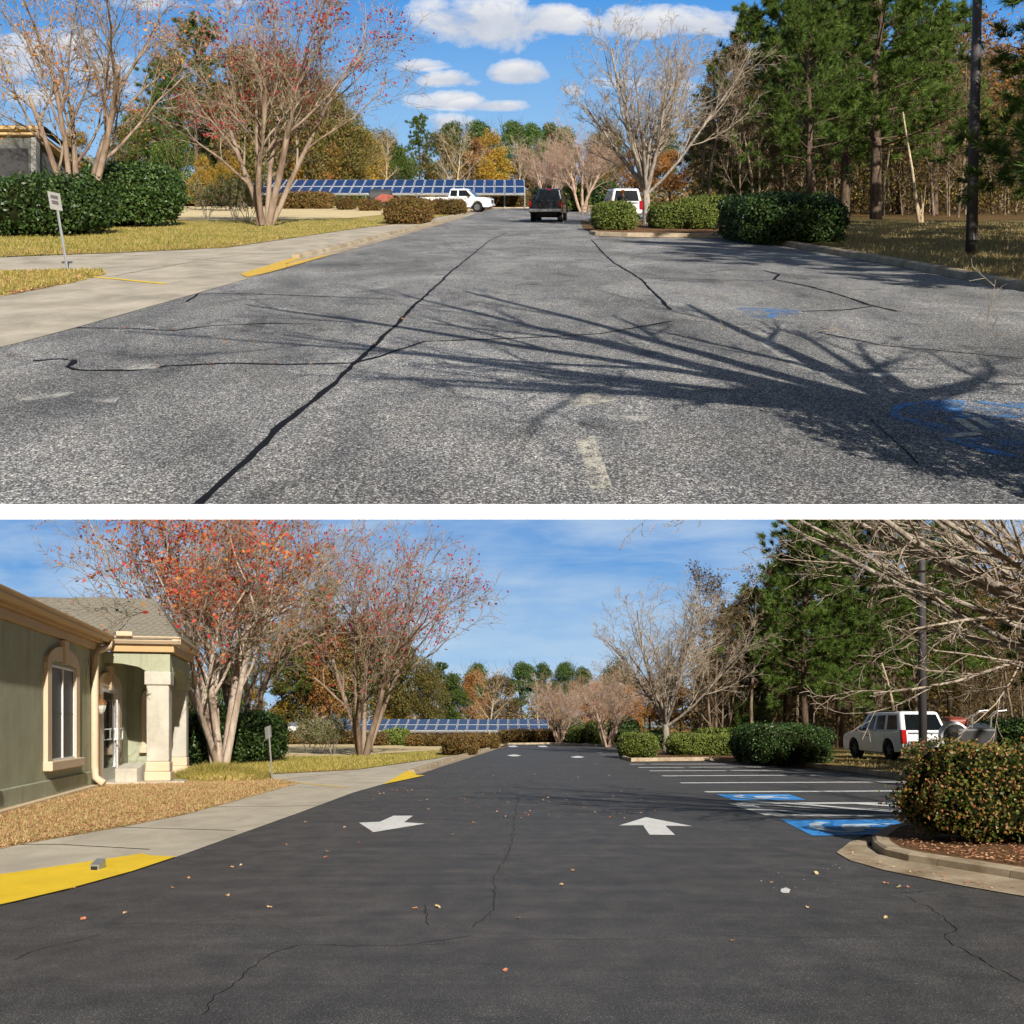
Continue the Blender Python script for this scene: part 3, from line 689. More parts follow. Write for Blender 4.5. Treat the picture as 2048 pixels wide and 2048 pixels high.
# --- hedges and clipped shrubs
def shrub(place, name, px0, px1, base, top, depth, leafmat, n, size, label, cat='shrub', core='core', power=3.2, group=None, extra_right=0, e=0.0, rough=.06, seed=None):
    seed = seed or abs(int(px0 * 7 + base)); ng = np.random.default_rng(seed)
    y = place.depth(base) ; A = (px1 - px0) / 2 * y / F; H = (base - top) * y / F; cx = ((px0 + px1) / 2 - 1024) / F * y
    cy = y + depth / 2
    o = empty(place, name, (cx, cy, place.Z(cy, e)), label, cat, group)
    def shape(u, sc):
        # superellipsoid direction -> surface, flat-bottomed
        pw = power
        k = (np.abs(u[:, 0]) ** pw + np.abs(u[:, 1]) ** pw + np.abs(u[:, 2]) ** pw) ** (-1 / pw)
        S = u * k[:, None] * sc
        w = 1 + rough * (np.sin(S[:, 0] * 5.1 * A / 1.2 + seed) + np.sin(S[:, 1] * 4.3 + seed * 2) + np.sin(S[:, 2] * 4.7 + S[:, 0] * A * 3 + seed))[:, None] / 2
        S = S * w * (1 + rough * .35 * (np.sin(S[:, 0] * 13 + seed) * np.sin(S[:, 2] * 11 + seed) + np.sin(S[:, 1] * 17)))[:, None]
        return S * np.array([A, depth / 2, H / 2]) + np.array([0, 0, H / 2])
    n_th, n_z = 28, 12; ring = []
    for i in range(n_z + 1):
        ph = -PI / 2 + PI * i / n_z
        for j in range(n_th):
            a = 2 * PI * j / n_th; ring.append((math.cos(ph) * math.cos(a), math.cos(ph) * math.sin(a), math.sin(ph)))
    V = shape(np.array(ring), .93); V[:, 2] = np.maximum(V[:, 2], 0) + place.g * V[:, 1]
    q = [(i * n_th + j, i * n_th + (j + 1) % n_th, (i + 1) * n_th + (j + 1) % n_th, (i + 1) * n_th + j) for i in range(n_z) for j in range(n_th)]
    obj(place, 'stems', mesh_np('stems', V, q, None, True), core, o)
    u = unit(n * 2, ng); u = u[(u[:, 2] > -.75)][:n]
    # keep density even along long hedges
    u[:, 0] = np.sign(u[:, 0]) * np.abs(u[:, 0]) ** .8 ; u /= np.linalg.norm(u, axis=1, keepdims=True)
    P = shape(u, 1.0) * 1.0; P += ng.normal(size=P.shape) * size * .55; P += u * (ng.exponential(size * .9, len(u)) * (ng.random(len(u)) < .10))[:, None]; P[:, 2] = np.maximum(P[:, 2], .02) + place.g * P[:, 1]
    obj(place, 'leaves', cards(P, size, ng, u, .45, .62), leafmat, o)
    return o

def inside(poly, X, Y):
    c = np.zeros(len(X), bool); n = len(poly)
    for i in range(n):
        x1, y1 = poly[i]; x2, y2 = poly[(i + 1) % n]
        cond = ((y1 > Y) != (y2 > Y)) & (X < (x2 - x1) * (Y - y1) / (y2 - y1 + 1e-12) + x1); c ^= cond
    return c
def scatter(place, polypx, n, rng, power=1.0):
    """points on the ground inside a sighted outline, about even in the picture"""
    P = [place.G(*p) for p in polypx]; pl = [(p.x, p.y) for p in P]
    rows = np.array([p[1] for p in polypx], float); cols = np.array([p[0] for p in polypx], float)
    k = n * 5; r = rng.uniform(rows.min(), rows.max(), k); c = rng.uniform(cols.min(), cols.max(), k)
    y = F * EYE / (r - place.hor); x = (c - 1024) / F * y
    m = inside(pl, x, y); return x[m][:n], y[m][:n]
def blades(place, name, polypx, n, hgt, mat, label, rng, e=0.02, wd=.012):
    x, y = scatter(place, polypx, n, rng); n = len(x)
    P = np.stack([x, y, -EYE + place.g * y + e], 1); d = rng.normal(size=(n, 3)) * .45 + np.array([0, 0, 1]); d /= np.linalg.norm(d, axis=1, keepdims=True)
    s = rng.normal(size=(n, 3)); s[:, 2] = 0; s /= np.linalg.norm(s, axis=1, keepdims=True)
    w = wd * rng.uniform(.7, 1.5, n)[:, None]; h = hgt * rng.uniform(.5, 1.4, n)[:, None]
    V = np.stack([P - s * w, P + s * w, P + d * h], 1).reshape(-1, 3)
    return tag(obj(place, name, mesh_np(name, V, None, np.arange(3 * n).reshape(-1, 3)), mat), label, None, None, 'stuff')
def litter(place, name, polypx, n, size, mat, label, rng, e=0.03):
    x, y = scatter(place, polypx, n, rng); n = len(x)
    P = np.stack([x, y, -EYE + place.g * y + e + rng.uniform(0, .02, n)], 1)
    up = np.tile(np.array([0, -place.g, 1.0]), (n, 1)); up /= np.linalg.norm(up[0])
    return tag(obj(place, name, cards(P, size, rng, up, .72, .7), mat), label, None, None, 'stuff')

# ================================================================== SKY
def sky(place, name, mat, z0, z1, rad=620, a0=-75, a1=75):
    n = 40; V = []; Fc = []
    for i in range(n + 1):
        a = math.radians(a0 + (a1 - a0) * i / n); V += [(rad * math.sin(a), rad * math.cos(a), z0), (rad * math.sin(a), rad * math.cos(a), z1)]
    Fc = [(2 * i, 2 * i + 2, 2 * i + 3, 2 * i + 1) for i in range(n)]
    return tag(obj(place, name, mesh_np(name, V, Fc, None, True), mat), 'blue sky with clouds', None, None, 'structure')
CL = [(985, 50, 125, 62, 1.7), (1095, 42, 75, 36, 1.5), (900, 34, 75, 34, 1.1), (1280, 52, 95, 28, 1.2), (1400, 50, 100, 30, 1.3), (1037, 148, 58, 24, 1.5), (898, 160, 52, 17, 1.1), (835, 134, 48, 14, .9),
      (905, 205, 80, 20, 1.2), (985, 212, 55, 12, 1.0), (890, 245, 40, 16, .8), (1150, 183, 24, 12, 1.0), (1285, 168, 90, 18, 1.0), (80, 110, 90, 48, .9), (75, 200, 80, 20, .9), (215, 160, 60, 40, .8), (300, 10, 120, 14, .5)]
msky1 = m_sky('sky_with_cumulus', (.095, .37, .88), (.38, .66, .98), .36, .54, CL, False)
msky2 = m_sky('sky_with_cirrus', (.09, .32, .76), (.40, .66, .94), -.19, -.01, None, True)
sky(UP, 'sky', msky1, 120, 620); sky(LO, 'sky.001', msky2, -190, 90, 560)

# ================================================================== UPPER CAR PARK (worn asphalt)
# the upper ground is a slab whose near edge is painted white
sheet(UP, 'ground', [(-9, 4.91), (3.1, 4.91), (3.1, 1.5), (36, 1.5), (60, 60), (330, 560), (-330, 560), (-60, 80)], -0.012, 'forest_floor', world=True)
mb = MB(); ya, yb = 4.86, 4.92; zt = UP.Z(4.91, .001)
mb.box(-9, 3.2, ya, yb, (1024 - 1038.5) / F * ya, zt)
tag(mb.obj(UP, 'slab_edge', 'white_edge'), 'white painted concrete slab edge between the two car parks', None, None, 'structure')

A1 = [(-900, 1009.2), (-900, 899), (30, 688), (154, 655), (397, 586), (530, 548), (660, 511), (783, 477), (870, 452), (935, 433), (955, 425), (985, 418), (1185, 420), (1160, 440), (1165, 456), (1190, 472), (1254, 475), (1431, 477), (1500, 480), (1551, 490), (1688, 514), (1819, 538), (2018, 578), (2700, 723), (3600, 1009.2)]
sheet(UP, 'asphalt_lot', A1, 0.0, 'asphalt_old', label='worn grey asphalt car park with sealed cracks')
sheet(UP, 'pavement', [(-900, 899), (30, 688), (154, 655), (397, 586), (530, 548), (660, 511), (783, 477), (870, 452), (935, 433), (955, 425), (930, 425), (811, 446), (717, 457), (453, 496), (217, 507), (30, 514), (-900, 540)], .006, 'concrete', label='pale concrete drive and pavement along the worn lot')
sheet(UP, 'lawn', [(-900, 541), (30, 513), (217, 506.5), (453, 495.5), (717, 456.5), (811, 445.5), (930, 424.5), (820, 424), (700, 436), (480, 442), (300, 440), (-900, 446)], .012, 'lawn_green', label='green lawn under the crape myrtles')
sheet(UP, 'lawn.001', [(-120, 545), (30, 543), (136, 540), (200, 541), (212, 549), (150, 566), (30, 588), (-120, 620)], .012, 'lawn_mixed', label='small leaf-covered grass corner by the leaning sign')
sheet(UP, 'dry_lawn', [(240, 445), (300, 440), (480, 442), (700, 436), (820, 424), (935, 424), (950, 421), (930, 413), (240, 413)], .016, 'lawn_tan', label='straw-coloured dormant lawn beyond the crape myrtles')
sheet(UP, 'gutter', [(529, 549), (660, 511.5), (783, 477.5), (870, 452.5), (935, 433.5), (925, 432), (860, 450), (775, 474.5), (650, 507), (560, 533)], .010, 'kerb')
kerb(UP, [(600, 517), (660, 503), (783, 470), (870, 447), (930, 429), (948, 421)], 1, .11, .2, label='concrete kerb along the left of the worn lot')
kerb(UP, [(1178, 468), (1190, 470.5), (1254, 473), (1431, 475), (1500, 478), (1551, 488), (1688, 512), (1819, 536), (2018, 576), (2200, 614), (2700, 719)], 1, .15, .2, label='concrete kerb round the planted island and along the wood')
kerb(UP, [(985, 417), (1080, 416), (1185, 419)], 1, .14, .3, label='far concrete kerb behind the pickups')
sheet(UP, 'mulch_bed', [(1180, 466), (1254, 471), (1431, 473), (1500, 476), (1540, 484), (1700, 500), (1700, 440), (1500, 436), (1330, 440), (1215, 445)], .07, 'mulch', label='pine straw bed of the island')
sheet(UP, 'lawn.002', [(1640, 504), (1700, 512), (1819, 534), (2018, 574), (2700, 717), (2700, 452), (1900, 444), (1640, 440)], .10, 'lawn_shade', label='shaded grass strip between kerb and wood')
sheet(UP, 'asphalt_lot.001', [(985, 416), (1160, 415), (1330, 425), (1330, 440), (1215, 445), (1160, 440)], -.004, 'asphalt_old', label='far bay of the worn lot')
# yellow paint at the kerb ramp
yw = sheet(UP, 'yellow_marking', [(480, 549), (600, 512), (612, 506), (632, 506), (560, 534), (490, 553)], .016, 'yellow_worn', label='faded yellow paint on the kerb ramp')
sheet(UP, 'yellow_marking.001', [(486, 552), (600, 523), (660, 509), (650, 514), (540, 546), (494, 556)], .020, 'yellow_worn', label='faded yellow paint in the gutter')
ribbon(UP, 'yellow_line', [(190, 555), (332, 569)], .12, .014, 'yellow', label='pale yellow line on the drive of the worn lot')
ribbon(UP, 'pavement_joint', [(230, 552), (397, 522), (560, 500)], .02, .010, 'crackline', label='joint in the concrete drive')
ribbon(UP, 'pavement_joint.001', [(560, 532), (330, 515), (200, 508)], .02, .010, 'crackline', label='second joint in the concrete drive')
# sealed cracks
SE = [([(396, 1012), (450, 960), (498, 920), (530, 888), (556, 859), (620, 809), (668, 769), (710, 726), (752, 687), (800, 644), (837, 605), (901, 544), (924, 526), (960, 497), (978, 482), (1014, 465)], .05),
      ([(66, 722), (122, 718), (148, 721), (146, 727), (136, 734), (150, 740), (175, 742), (265, 741), (339, 732), (456, 727), (562, 729), (710, 726)], .06),
      ([(154, 656), (254, 657), (344, 662), (424, 652), (530, 647), (620, 648)], .045), ([(371, 604), (397, 588), (493, 588), (583, 591), (795, 599)], .045),
      ([(1183, 480), (1205, 505), (1231, 528), (1278, 557), (1342, 620)], .05), ([(1278, 556), (1420, 560), (1543, 561)], .05), ([(1527, 541), (1559, 549), (1546, 559), (1617, 573), (1680, 590), (1739, 610), (1792, 623)], .06),
      ([(1602, 623), (1690, 620), (1739, 613)], .06), ([(1024, 677), (1199, 668), (1342, 642)], .045), ([(710, 726), (760, 712), (850, 683), (1024, 677)], .05), ([(1410, 546), (1450, 540), (1527, 541)], .05), ([(1650, 668), (1760, 690), (2048, 718)], .03), ([(1740, 840), (1790, 880), (1840, 930)], .009)]
for i, (pts, w) in enumerate(SE):
    ribbon(UP, 'sealed_crack', pts, w, .004, 'sealant', jitter=.012, step=.18, seed=i, label='black tar strip over a crack in the worn asphalt')
# chalky patches and old paint
for i, (pts) in enumerate([[(235, 735), (265, 726), (330, 729), (310, 738), (250, 741)], [(28, 792), (90, 788), (155, 784), (120, 796), (40, 802)], [(180, 800), (240, 795), (230, 806), (190, 806)], [(1210, 830), (1300, 834), (1290, 844), (1220, 842)],
                           [(1150, 880), (1190, 872), (1200, 905), (1225, 978), (1180, 978), (1165, 920)], [(1490, 664), (1520, 666), (1628, 745), (1600, 747)], [(1640, 745), (1990, 750), (1990, 756), (1640, 752)], [(1120, 800), (1200, 780), (1240, 800), (1160, 815)]]):
    sheet(UP, 'worn_marking', pts, .0045, 'chalk' if i not in (4, 7) else 'white_worn', label='chalky worn patch of old paint on the worn asphalt')
def arc_pts(c, rx, ry, a0, a1, n=14): return [(c[0] + rx * math.cos(math.radians(a0 + (a1 - a0) * i / n)), c[1] + ry * math.sin(math.radians(a0 + (a1 - a0) * i / n))) for i in range(n + 1)]
sheet(UP, 'blue_marking', [(1800, 806), (1900, 800), (2060, 806), (2060, 905), (1985, 912), (1900, 884), (1830, 850)], .0045, 'blue_faint', label='scuffed blue field of the near worn wheelchair symbol')
sheet(UP, 'blue_marking', [(1838, 804), (1890, 800), (1930, 803), (1926, 828), (1896, 827)], .0052, 'blue_worn', label='solid remnant of blue in the near worn symbol')
ribbon(UP, 'blue_marking', arc_pts((1838, 826), 50, 18, 95, 265), .07, .006, 'blue_worn', step=.1, label='worn blue arc of the near wheelchair symbol')
for i, (a, b_, m_) in enumerate([((1892, 880), (2030, 916), 'blue_worn'), ((1915, 838), (1958, 866), 'white_worn'), ((1945, 836), (1990, 858), 'white_worn'), ((1890, 874), (1960, 868), 'white_worn'), ((1960, 806), (2060, 818), 'blue_worn'), ((1915, 834), (2040, 834), 'blue_worn')]):
    ribbon(UP, 'blue_marking', [a, b_], .08, .0065, m_, label='worn stroke of the near wheelchair symbol')
sheet(UP, 'blue_marking', [(1470, 616), (1560, 616), (1610, 628), (1510, 637)], .0045, 'blue_faint', label='scuffed blue field of the far worn wheelchair symbol')
for i, pts in enumerate([[(1475, 619), (1520, 617), (1545, 622)], [(1530, 623), (1598, 622)], [(1512, 634), (1540, 636), (1550, 626)]]):
    ribbon(UP, 'blue_marking', pts, .12, .0055, 'blue_worn', label='worn blue stroke of the far wheelchair symbol')

# ================================================================== LOWER CAR PARK (fresh sealcoat)
sheet(LO, 'ground.001', [(-9, 1.5), (9, 1.5), (60, 20), (330, 540), (-330, 540), (-60, 20)], -0.012, 'forest_floor', world=True)
AL = [(-900, 2010), (30, 1805), (143, 1778), (265, 1744), (352, 1715), (470, 1672), (609, 1622), (705, 1586), (768, 1568), (843, 1547), (925, 1520), (1003, 1495), (1020, 1489), (1100, 1489), (1246, 1495), (1236, 1508), (1240, 1518), (1262, 1524), (1429, 1522), (1550, 1527), (1700, 1545), (1792, 1558), (2900, 1662), (2900, 1668), (2200, 1668), (1760, 1655), (1690, 1690), (1673, 1706), (1700, 1722), (1766, 1741), (1925, 1773), (2018, 1789), (2200, 1820), (2900, 1940), (3400, 2300), (-1200, 2300)]
sheet(LO, 'asphalt_lot.002', AL, 0.0, 'asphalt_new', label='freshly sealed black asphalt car park')
sheet(LO, 'pavement.001', [(-900, 2010), (30, 1805), (143, 1778), (265, 1744), (352, 1715), (470, 1672), (609, 1622), (705, 1586), (768, 1568), (843, 1547), (925, 1520), (1003, 1495), (985, 1497), (869, 1518), (715, 1540), (519, 1550), (400, 1556), (200, 1640), (30, 1691), (-900, 1933)], .006, 'concrete2', label='concrete pavement along the sealed lot')
sheet(LO, 'lawn.003', [(-900, 1934), (30, 1692), (244, 1655), (370, 1630), (477, 1601), (560, 1578), (600, 1567), (560, 1559), (509, 1556), (350, 1548), (100, 1575), (-900, 1650)], .012, 'lawn_mixed', label='leaf-littered lawn in front of the building')
sheet(LO, 'lawn.004', [(440, 1553), (519, 1549.5), (715, 1539.5), (869, 1517.5), (930, 1507), (880, 1500), (700, 1512), (520, 1515), (360, 1522)], .012, 'lawn_green', label='green lawn under the middle crape myrtle of the sealed lot')
sheet(LO, 'dry_lawn.001', [(360, 1522), (520, 1515), (700, 1512), (880, 1500), (985, 1498), (1010, 1490), (985, 1484), (360, 1484)], .016, 'lawn_tan', label='straw-coloured dormant lawn beside the sealed lot')
sheet(LO, 'gutter.001', [(829, 1551), (925, 1520.5), (1003, 1495.5), (996, 1494), (915, 1518), (835, 1543)], .010, 'kerb')
kerb(LO, [(830, 1545), (915, 1517), (980, 1498), (1003, 1491)], 1, .11, .22, label='concrete kerb left of the sealed lot')
kerb(LO, [(1016, 1489), (1100, 1488), (1246, 1494)], 1, .14, .3, label='far concrete kerb of the sealed lot')
kerb(LO, [(1238, 1510), (1245, 1519), (1262, 1522.5), (1429, 1520.5), (1550, 1525.5), (1700, 1543), (1792, 1556), (2200, 1596), (2900, 1661)], 1, .15, .2, label='concrete kerb round the planted island of the sealed lot')
sheet(LO, 'mulch_bed.001', [(1240, 1511), (1262, 1520.5), (1429, 1518.5), (1550, 1523), (1640, 1532), (1640, 1500), (1420, 1494), (1245, 1497)], .07, 'mulch', label='pine straw bed of the far island in the sealed lot')
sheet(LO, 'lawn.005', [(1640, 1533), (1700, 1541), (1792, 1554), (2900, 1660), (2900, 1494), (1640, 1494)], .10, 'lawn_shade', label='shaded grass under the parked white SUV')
# near right island: gutter pan, kerb, bed
sheet(LO, 'gutter.002', [(1673, 1706), (1700, 1722), (1766, 1741), (1925, 1773), (2018, 1789), (2200, 1820), (2900, 1940), (2900, 1909), (2200, 1790), (2018, 1757), (1872, 1732), (1766, 1712), (1735, 1690), (1760, 1668), (1700, 1685)], .010, 'kerb', label='concrete gutter round the near island')
kerb(LO, [(2900, 1672), (2200, 1668), (1850, 1650), (1770, 1664), (1742, 1683), (1745, 1697), (1766, 1712), (1815, 1724), (1872, 1733), (2018, 1757), (2200, 1789), (2900, 1906)], 1, .105, .22, label='rounded concrete kerb of the near island')
sheet(LO, 'mulch_bed.002', [(2900, 1673), (1850, 1652), (1772, 1668), (1748, 1684), (1752, 1694), (1775, 1706), (1872, 1727), (2018, 1750), (2200, 1780), (2900, 1898)], .10, 'mulch', label='dark mulch of the near island')
# yellow paint
sheet(LO, 'yellow_marking.002', [(-300, 1790), (30, 1747), (160, 1728), (286, 1709), (300, 1713), (352, 1715.5), (265, 1744.5), (143, 1778.5), (30, 1805.5), (-300, 1878)], .016, 'yellow', label='bright yellow kerb ramp at the near left of the sealed lot')
sheet(LO, 'yellow_marking.003', [(766, 1570), (795, 1554), (813, 1543), (828, 1543), (832, 1551), (850, 1552), (800, 1563)], .024, 'yellow', label='bright yellow kerb ramp by the middle of the sealed lot')
ribbon(LO, 'yellow_line.001', [(600, 1567), (694, 1576)], .11, .014, 'yellow', label='thin yellow line on the pavement of the sealed lot')
for i, pts in enumerate([[(235, 1655), (330, 1658), (470, 1662)], [(400, 1615), (640, 1612)], [(300, 1700), (120, 1690), (30, 1690)], [(560, 1560), (700, 1545)]]):
    ribbon(LO, 'pavement_joint', pts, .035, .010, 'crackline', label='joint across the concrete pavement of the sealed lot')
# stall lines
SL = [((1260, 1528.6), (1510, 1528)), ((1277, 1535), (1556, 1534)), ((1299, 1542), (1626, 1540.5)), ((1325, 1552), (1700, 1550)), ((1361, 1566), (1830, 1564)), ((1411, 1584), (1830, 1582))]
for i, (a, b_) in enumerate(SL):
    ribbon(LO, 'parking_line', [a, b_], .32, .005, 'white_paint', label=f'white parking line, {["first", "second", "third", "fourth", "fifth", "sixth"][i]} counted from the far kerb')
for i, (a, b_, w) in enumerate([((1476, 1607), (1890, 1606), .36), ((1476, 1607), (1552, 1631), .40), ((1545, 1631), (1900, 1631), .36), ((1500, 1609), (1700, 1619), .3), ((1590, 1608), (1860, 1628), .3), ((1700, 1619), (1890, 1630), .3), ((1720, 1608), (1900, 1620), .3), ((1510, 1616), (1640, 1631), .3)]):
    ribbon(LO, 'hatching_line', [a, b_], w, .005 + .0007 * i, 'white_paint', label='white hatching stroke of the access aisle')
for i in range(5):
    ribbon(LO, 'parking_line', [(1175 + 9 * i, 1498 + 3.6 * i), (1262, 1497 + 3.6 * i)], .2, .005, 'white_paint', label='far white parking line left of the round bush')
for i in range(2):
    sheet(LO, 'white_marking', [(1015 + 60 * i, 1492), (1030 + 60 * i, 1491), (1036 + 60 * i, 1494), (1020 + 60 * i, 1494)], .005, 'white_paint', label='far white stall mark beside the left kerb')
sheet(LO, 'painted_arrow', [(1292, 1635), (1385, 1653), (1331, 1652), (1350, 1670.5), (1299, 1670), (1286, 1651), (1238, 1651.5)], .006, 'white_paint', label='white arrow on the asphalt pointing straight away')
sheet(LO, 'painted_arrow.001', [(718, 1646), (760, 1644), (787, 1632), (826, 1632), (808, 1645), (850, 1648), (747, 1665)], .006, 'white_paint', label='white arrow on the asphalt pointing towards the viewer')
for i, (x_, y_) in enumerate([(1028, 1511), (1155, 1514)]):
    sheet(LO, 'painted_arrow.002', [(x_ - 15, y_), (x_, y_ - 2), (x_ + 15, y_), (x_ + 6, y_ + 1.8), (x_ - 4, y_ + 1.8)], .006, 'white_paint', label=['small far white arrow in the left lane', 'small far white arrow in the right lane'][i])
def isa(c, word):
    """blue panel with the white wheelchair symbol, given its four corners (far left, far right, near right, near left)"""
    sheet(LO, 'accessible_bay_marking', c, .006, 'blue_paint', label=f'blue accessible parking panel with wheelchair symbol, {word}')
    def mp(u, v):
        a = (c[0][0] * (1 - u) + c[1][0] * u, c[0][1] * (1 - u) + c[1][1] * u); b2 = (c[3][0] * (1 - u) + c[2][0] * u, c[3][1] * (1 - u) + c[2][1] * u)
        return (a[0] * (1 - v) + b2[0] * v, a[1] * (1 - v) + b2[1] * v)
    wheel = [mp(.36 + .17 * math.cos(a), .50 + .32 * math.sin(a)) for a in np.linspace(-.6, 4.6, 22)]
    ribbon(LO, 'wheelchair_symbol', wheel, .2, .0105, 'pale_paint', step=.15, label=f'pale wheelchair wheel on the {word} blue panel')
    for i, s in enumerate([[(.78, .34), (.60, .36), (.46, .42)], [(.62, .36), (.60, .62), (.74, .66), (.82, .78)], [(.46, .42), (.44, .70), (.52, .80)], [(.84, .30), (.88, .36)]]):
        ribbon(LO, 'wheelchair_symbol', [mp(*q) for q in s], .2, .012 + .001 * i, 'pale_paint', step=.15, label=f'pale figure stroke on the {word} blue panel')
isa([(1432, 1589), (1578, 1589), (1612, 1600), (1470, 1601)], 'far')
isa([(1562, 1640), (1790, 1640), (1838, 1668), (1625, 1672)], 'near')
# paint spots, cracks
CR = [[(1036, 1595), (1026, 1665), (1018, 1700), (1008, 1722), (990, 1750), (985, 1790), (990, 1820), (960, 1840), (945, 1856)], [(400, 2030), (440, 1990), (490, 1950), (540, 1910), (610, 1890), (780, 1893), (860, 1885), (940, 1872)],
      [(1795, 1788), (1850, 1812), (1895, 1838), (1912, 1858), (1890, 1872), (1900, 1885), (1960, 1915), (2040, 1965)], [(30, 1920), (80, 1900), (200, 1870)], [(845, 1810), (860, 1850)],
      [(1880, 1780), (1800, 1786)]]
for i, pts in enumerate(CR):
    ribbon(LO, 'crack', pts, .0055, .003, 'crackline', jitter=.018, step=.05, seed=50 + i, label='thin crack in the sealed asphalt')
for i, pts in enumerate([[(1036, 1590), (1026, 1665), (1010, 1722), (990, 1765)], [(960, 1708), (1100, 1712), (1290, 1718)], [(780, 1893), (1000, 1880), (1300, 1876), (1500, 1872), (1800, 1874), (1890, 1872)], [(150, 1860), (300, 1850), (520, 1835), (610, 1866)]]):
    ribbon(LO, 'crack', pts, .045, .0035, 'crackpale', jitter=.02, step=.08, seed=70 + i, label='dusty healed crack in the sealed asphalt')
sheet(LO, 'paint_spill', [(1562, 1779), (1572, 1776), (1581, 1780), (1578, 1787), (1566, 1787), (1561, 1784)], .006, 'white_paint', label='small white paint spill on the sealed asphalt')

# ================================================================== SOLAR ARRAYS
def solar(place, px_l, px_r, row_top, row_bot, ncol, y, label):
    yt, yb = y, y * .955
    h_t = lambda row, yy: (place.hor - row) / F * yy + EYE
    root = empty(place, 'solar_array', ((((px_l + px_r) / 2 - 1024) / F * y), y, place.Z(y)), label, 'solar panels')
    r0 = Vector(root.location)
    for i in range(ncol):
        for r in range(2):
            def pt(u, v):
                px = px_l + (px_r - px_l) * (i + u) / ncol; yy = yt + (yb - yt) * (r + v) / 2
                row = row_top + (row_bot - row_top) * (r + v) / 2
                return Vector(((px - 1024) / F * yt * 1.0, yy, place.Z(yy, h_t(row, yy)))) - r0
            g = .035
            fr = [pt(g, g), pt(1 - g, g), pt(1 - g, 1 - g), pt(g, 1 - g)]; n = (fr[1] - fr[0]).cross(fr[3] - fr[0]).normalized()
            if n.z < 0: n = -n
            mb = MB(); mb.hexa([tuple(q - n * .06) for q in fr] + [tuple(q) for q in fr]); p = mb.obj(place, 'solar_panel', 'solar_frame', root)
            g = .085; ins = [pt(g, g * .8), pt(1 - g, g * .8), pt(1 - g, 1 - g * .8), pt(g, 1 - g * .8)]
            mb = MB(); mb.hexa([tuple(q + n * .004) for q in ins] + [tuple(q + n * .02) for q in ins]); mb.obj(place, 'solar_cells', 'solar', p)
    for i in range(0, ncol + 1, 2):
        px = px_l + (px_r - px_l) * i / ncol; yy = (yt + yb) / 2; row = (row_top + row_bot) / 2
        x = (px - 1024) / F * yt; mb = MB(); mb.tube([(x - r0.x, yy - r0.y, place.Z(yy, -.2) - r0.z), (x - r0.x, yy - r0.y, place.Z(yy, h_t(row, yy) - .1) - r0.z)], .09, 6)
        mb.obj(place, 'post', 'steel', root)
    for yy, row in ((yt, row_top), (yb, row_bot)):
        mb = MB(); z = place.Z(yy, h_t(row, yy) - .15) - r0.z
        mb.tube([((px_l - 1024) / F * yt - r0.x, yy - r0.y, z), ((px_r - 1024) / F * yt - r0.x, yy - r0.y, z)], .07, 6); mb.obj(place, 'rail', 'steel', root)
solar(UP, 535, 1049, 359, 387, 26, 118, 'long blue solar panel array behind the hedge of the worn lot')
solar(LO, 640, 1096, 1438, 1461, 23, 104, 'long blue solar panel array behind the hedge of the sealed lot')

# ================================================================== BUILDING (lower car park, left)
C0 = LO.G(178, 1575); uu = (LO.G(30, 1616) - C0); uu.z = 0; uu.normalize(); nn = Vector((-uu.y, uu.x, 0)); nn = nn if nn.x > 0 else -nn
bld = empty(LO, 'building', tuple(C0), 'grey-green stucco building with cream trim and an entrance portico', 'building')
def BP(a, b, h):
    q = C0 + uu * a + nn * b; return (q.x - C0.x, q.y - C0.y, LO.Z(q.y, h) - C0.z)
def bbox(mb, a0, a1, b0, b1, h0, h1): return mb.hexa([BP(a0, b0, h0), BP(a1, b0, h0), BP(a1, b1, h0), BP(a0, b1, h0), BP(a0, b0, h1), BP(a1, b0, h1), BP(a1, b1, h1), BP(a0, b1, h1)])
def bobj(name, mat, boxes, parent=bld, bevel=0):
    mb = MB()
    for q in boxes: bbox(mb, *q)
    o = mb.obj(LO, name, mat, parent, bevel)
    bm_fix(o); return o
def bm_fix(o):
    import bmesh
    bm = bmesh.new(); bm.from_mesh(o.data); bmesh.ops.recalc_face_normals(bm, faces=bm.faces); bm.to_mesh(o.data); bm.free()
bobj('wall', 'stucco', [(-5.4, 16, -6, 0, -.3, 3.72)])
bobj('wall', 'stucco', [(-5.7, -5.4, 0.0, 1.12, -.3, 3.72)])
bobj('plinth', 'stucco', [(.02, 16, 0, .07, -.3, .42)], bevel=.02); bobj('plinth', 'stucco', [(-5.4, -5.33, 0.01, 1.1, -.3, .42)])
bobj('footing', 'trim', [(.0, 16, .07, .24, -.3, .07)])
bobj('fascia', 'trim2', [(-1.1, 16, 0, .10, 3.60, 3.80), (-1.1, 16, 0.0, .2, 3.80, 3.88)], bevel=.012)
def gutter(a0, a1, b0, b1, h, along, name='gutter', mat='trim2'):
    mb = MB()
    prof = [(0, 0), (.10, 0), (.16, .08), (.16, .13), (.20, .17), (.20, .2), (0, .2)]
    n = len(prof)
    if along == 'a': vs = [BP(a0, b0 + p, h + q) for p, q in prof] + [BP(a1, b0 + p, h + q) for p, q in prof]
    else: vs = [BP(a0 + p, b0, h + q) for p, q in prof] + [BP(a0 + p, b1, h + q) for p, q in prof]
    mb.add(vs, [tuple(range(n)), tuple(range(2 * n - 1, n - 1, -1))] + [(i, i + n, (i + 1) % n + n, (i + 1) % n) for i in range(n)])
    o = mb.obj(LO, name, mat, bld); bm_fix(o); return o
gutter(-1.15, 16, .2, 0, 3.86, 'a')
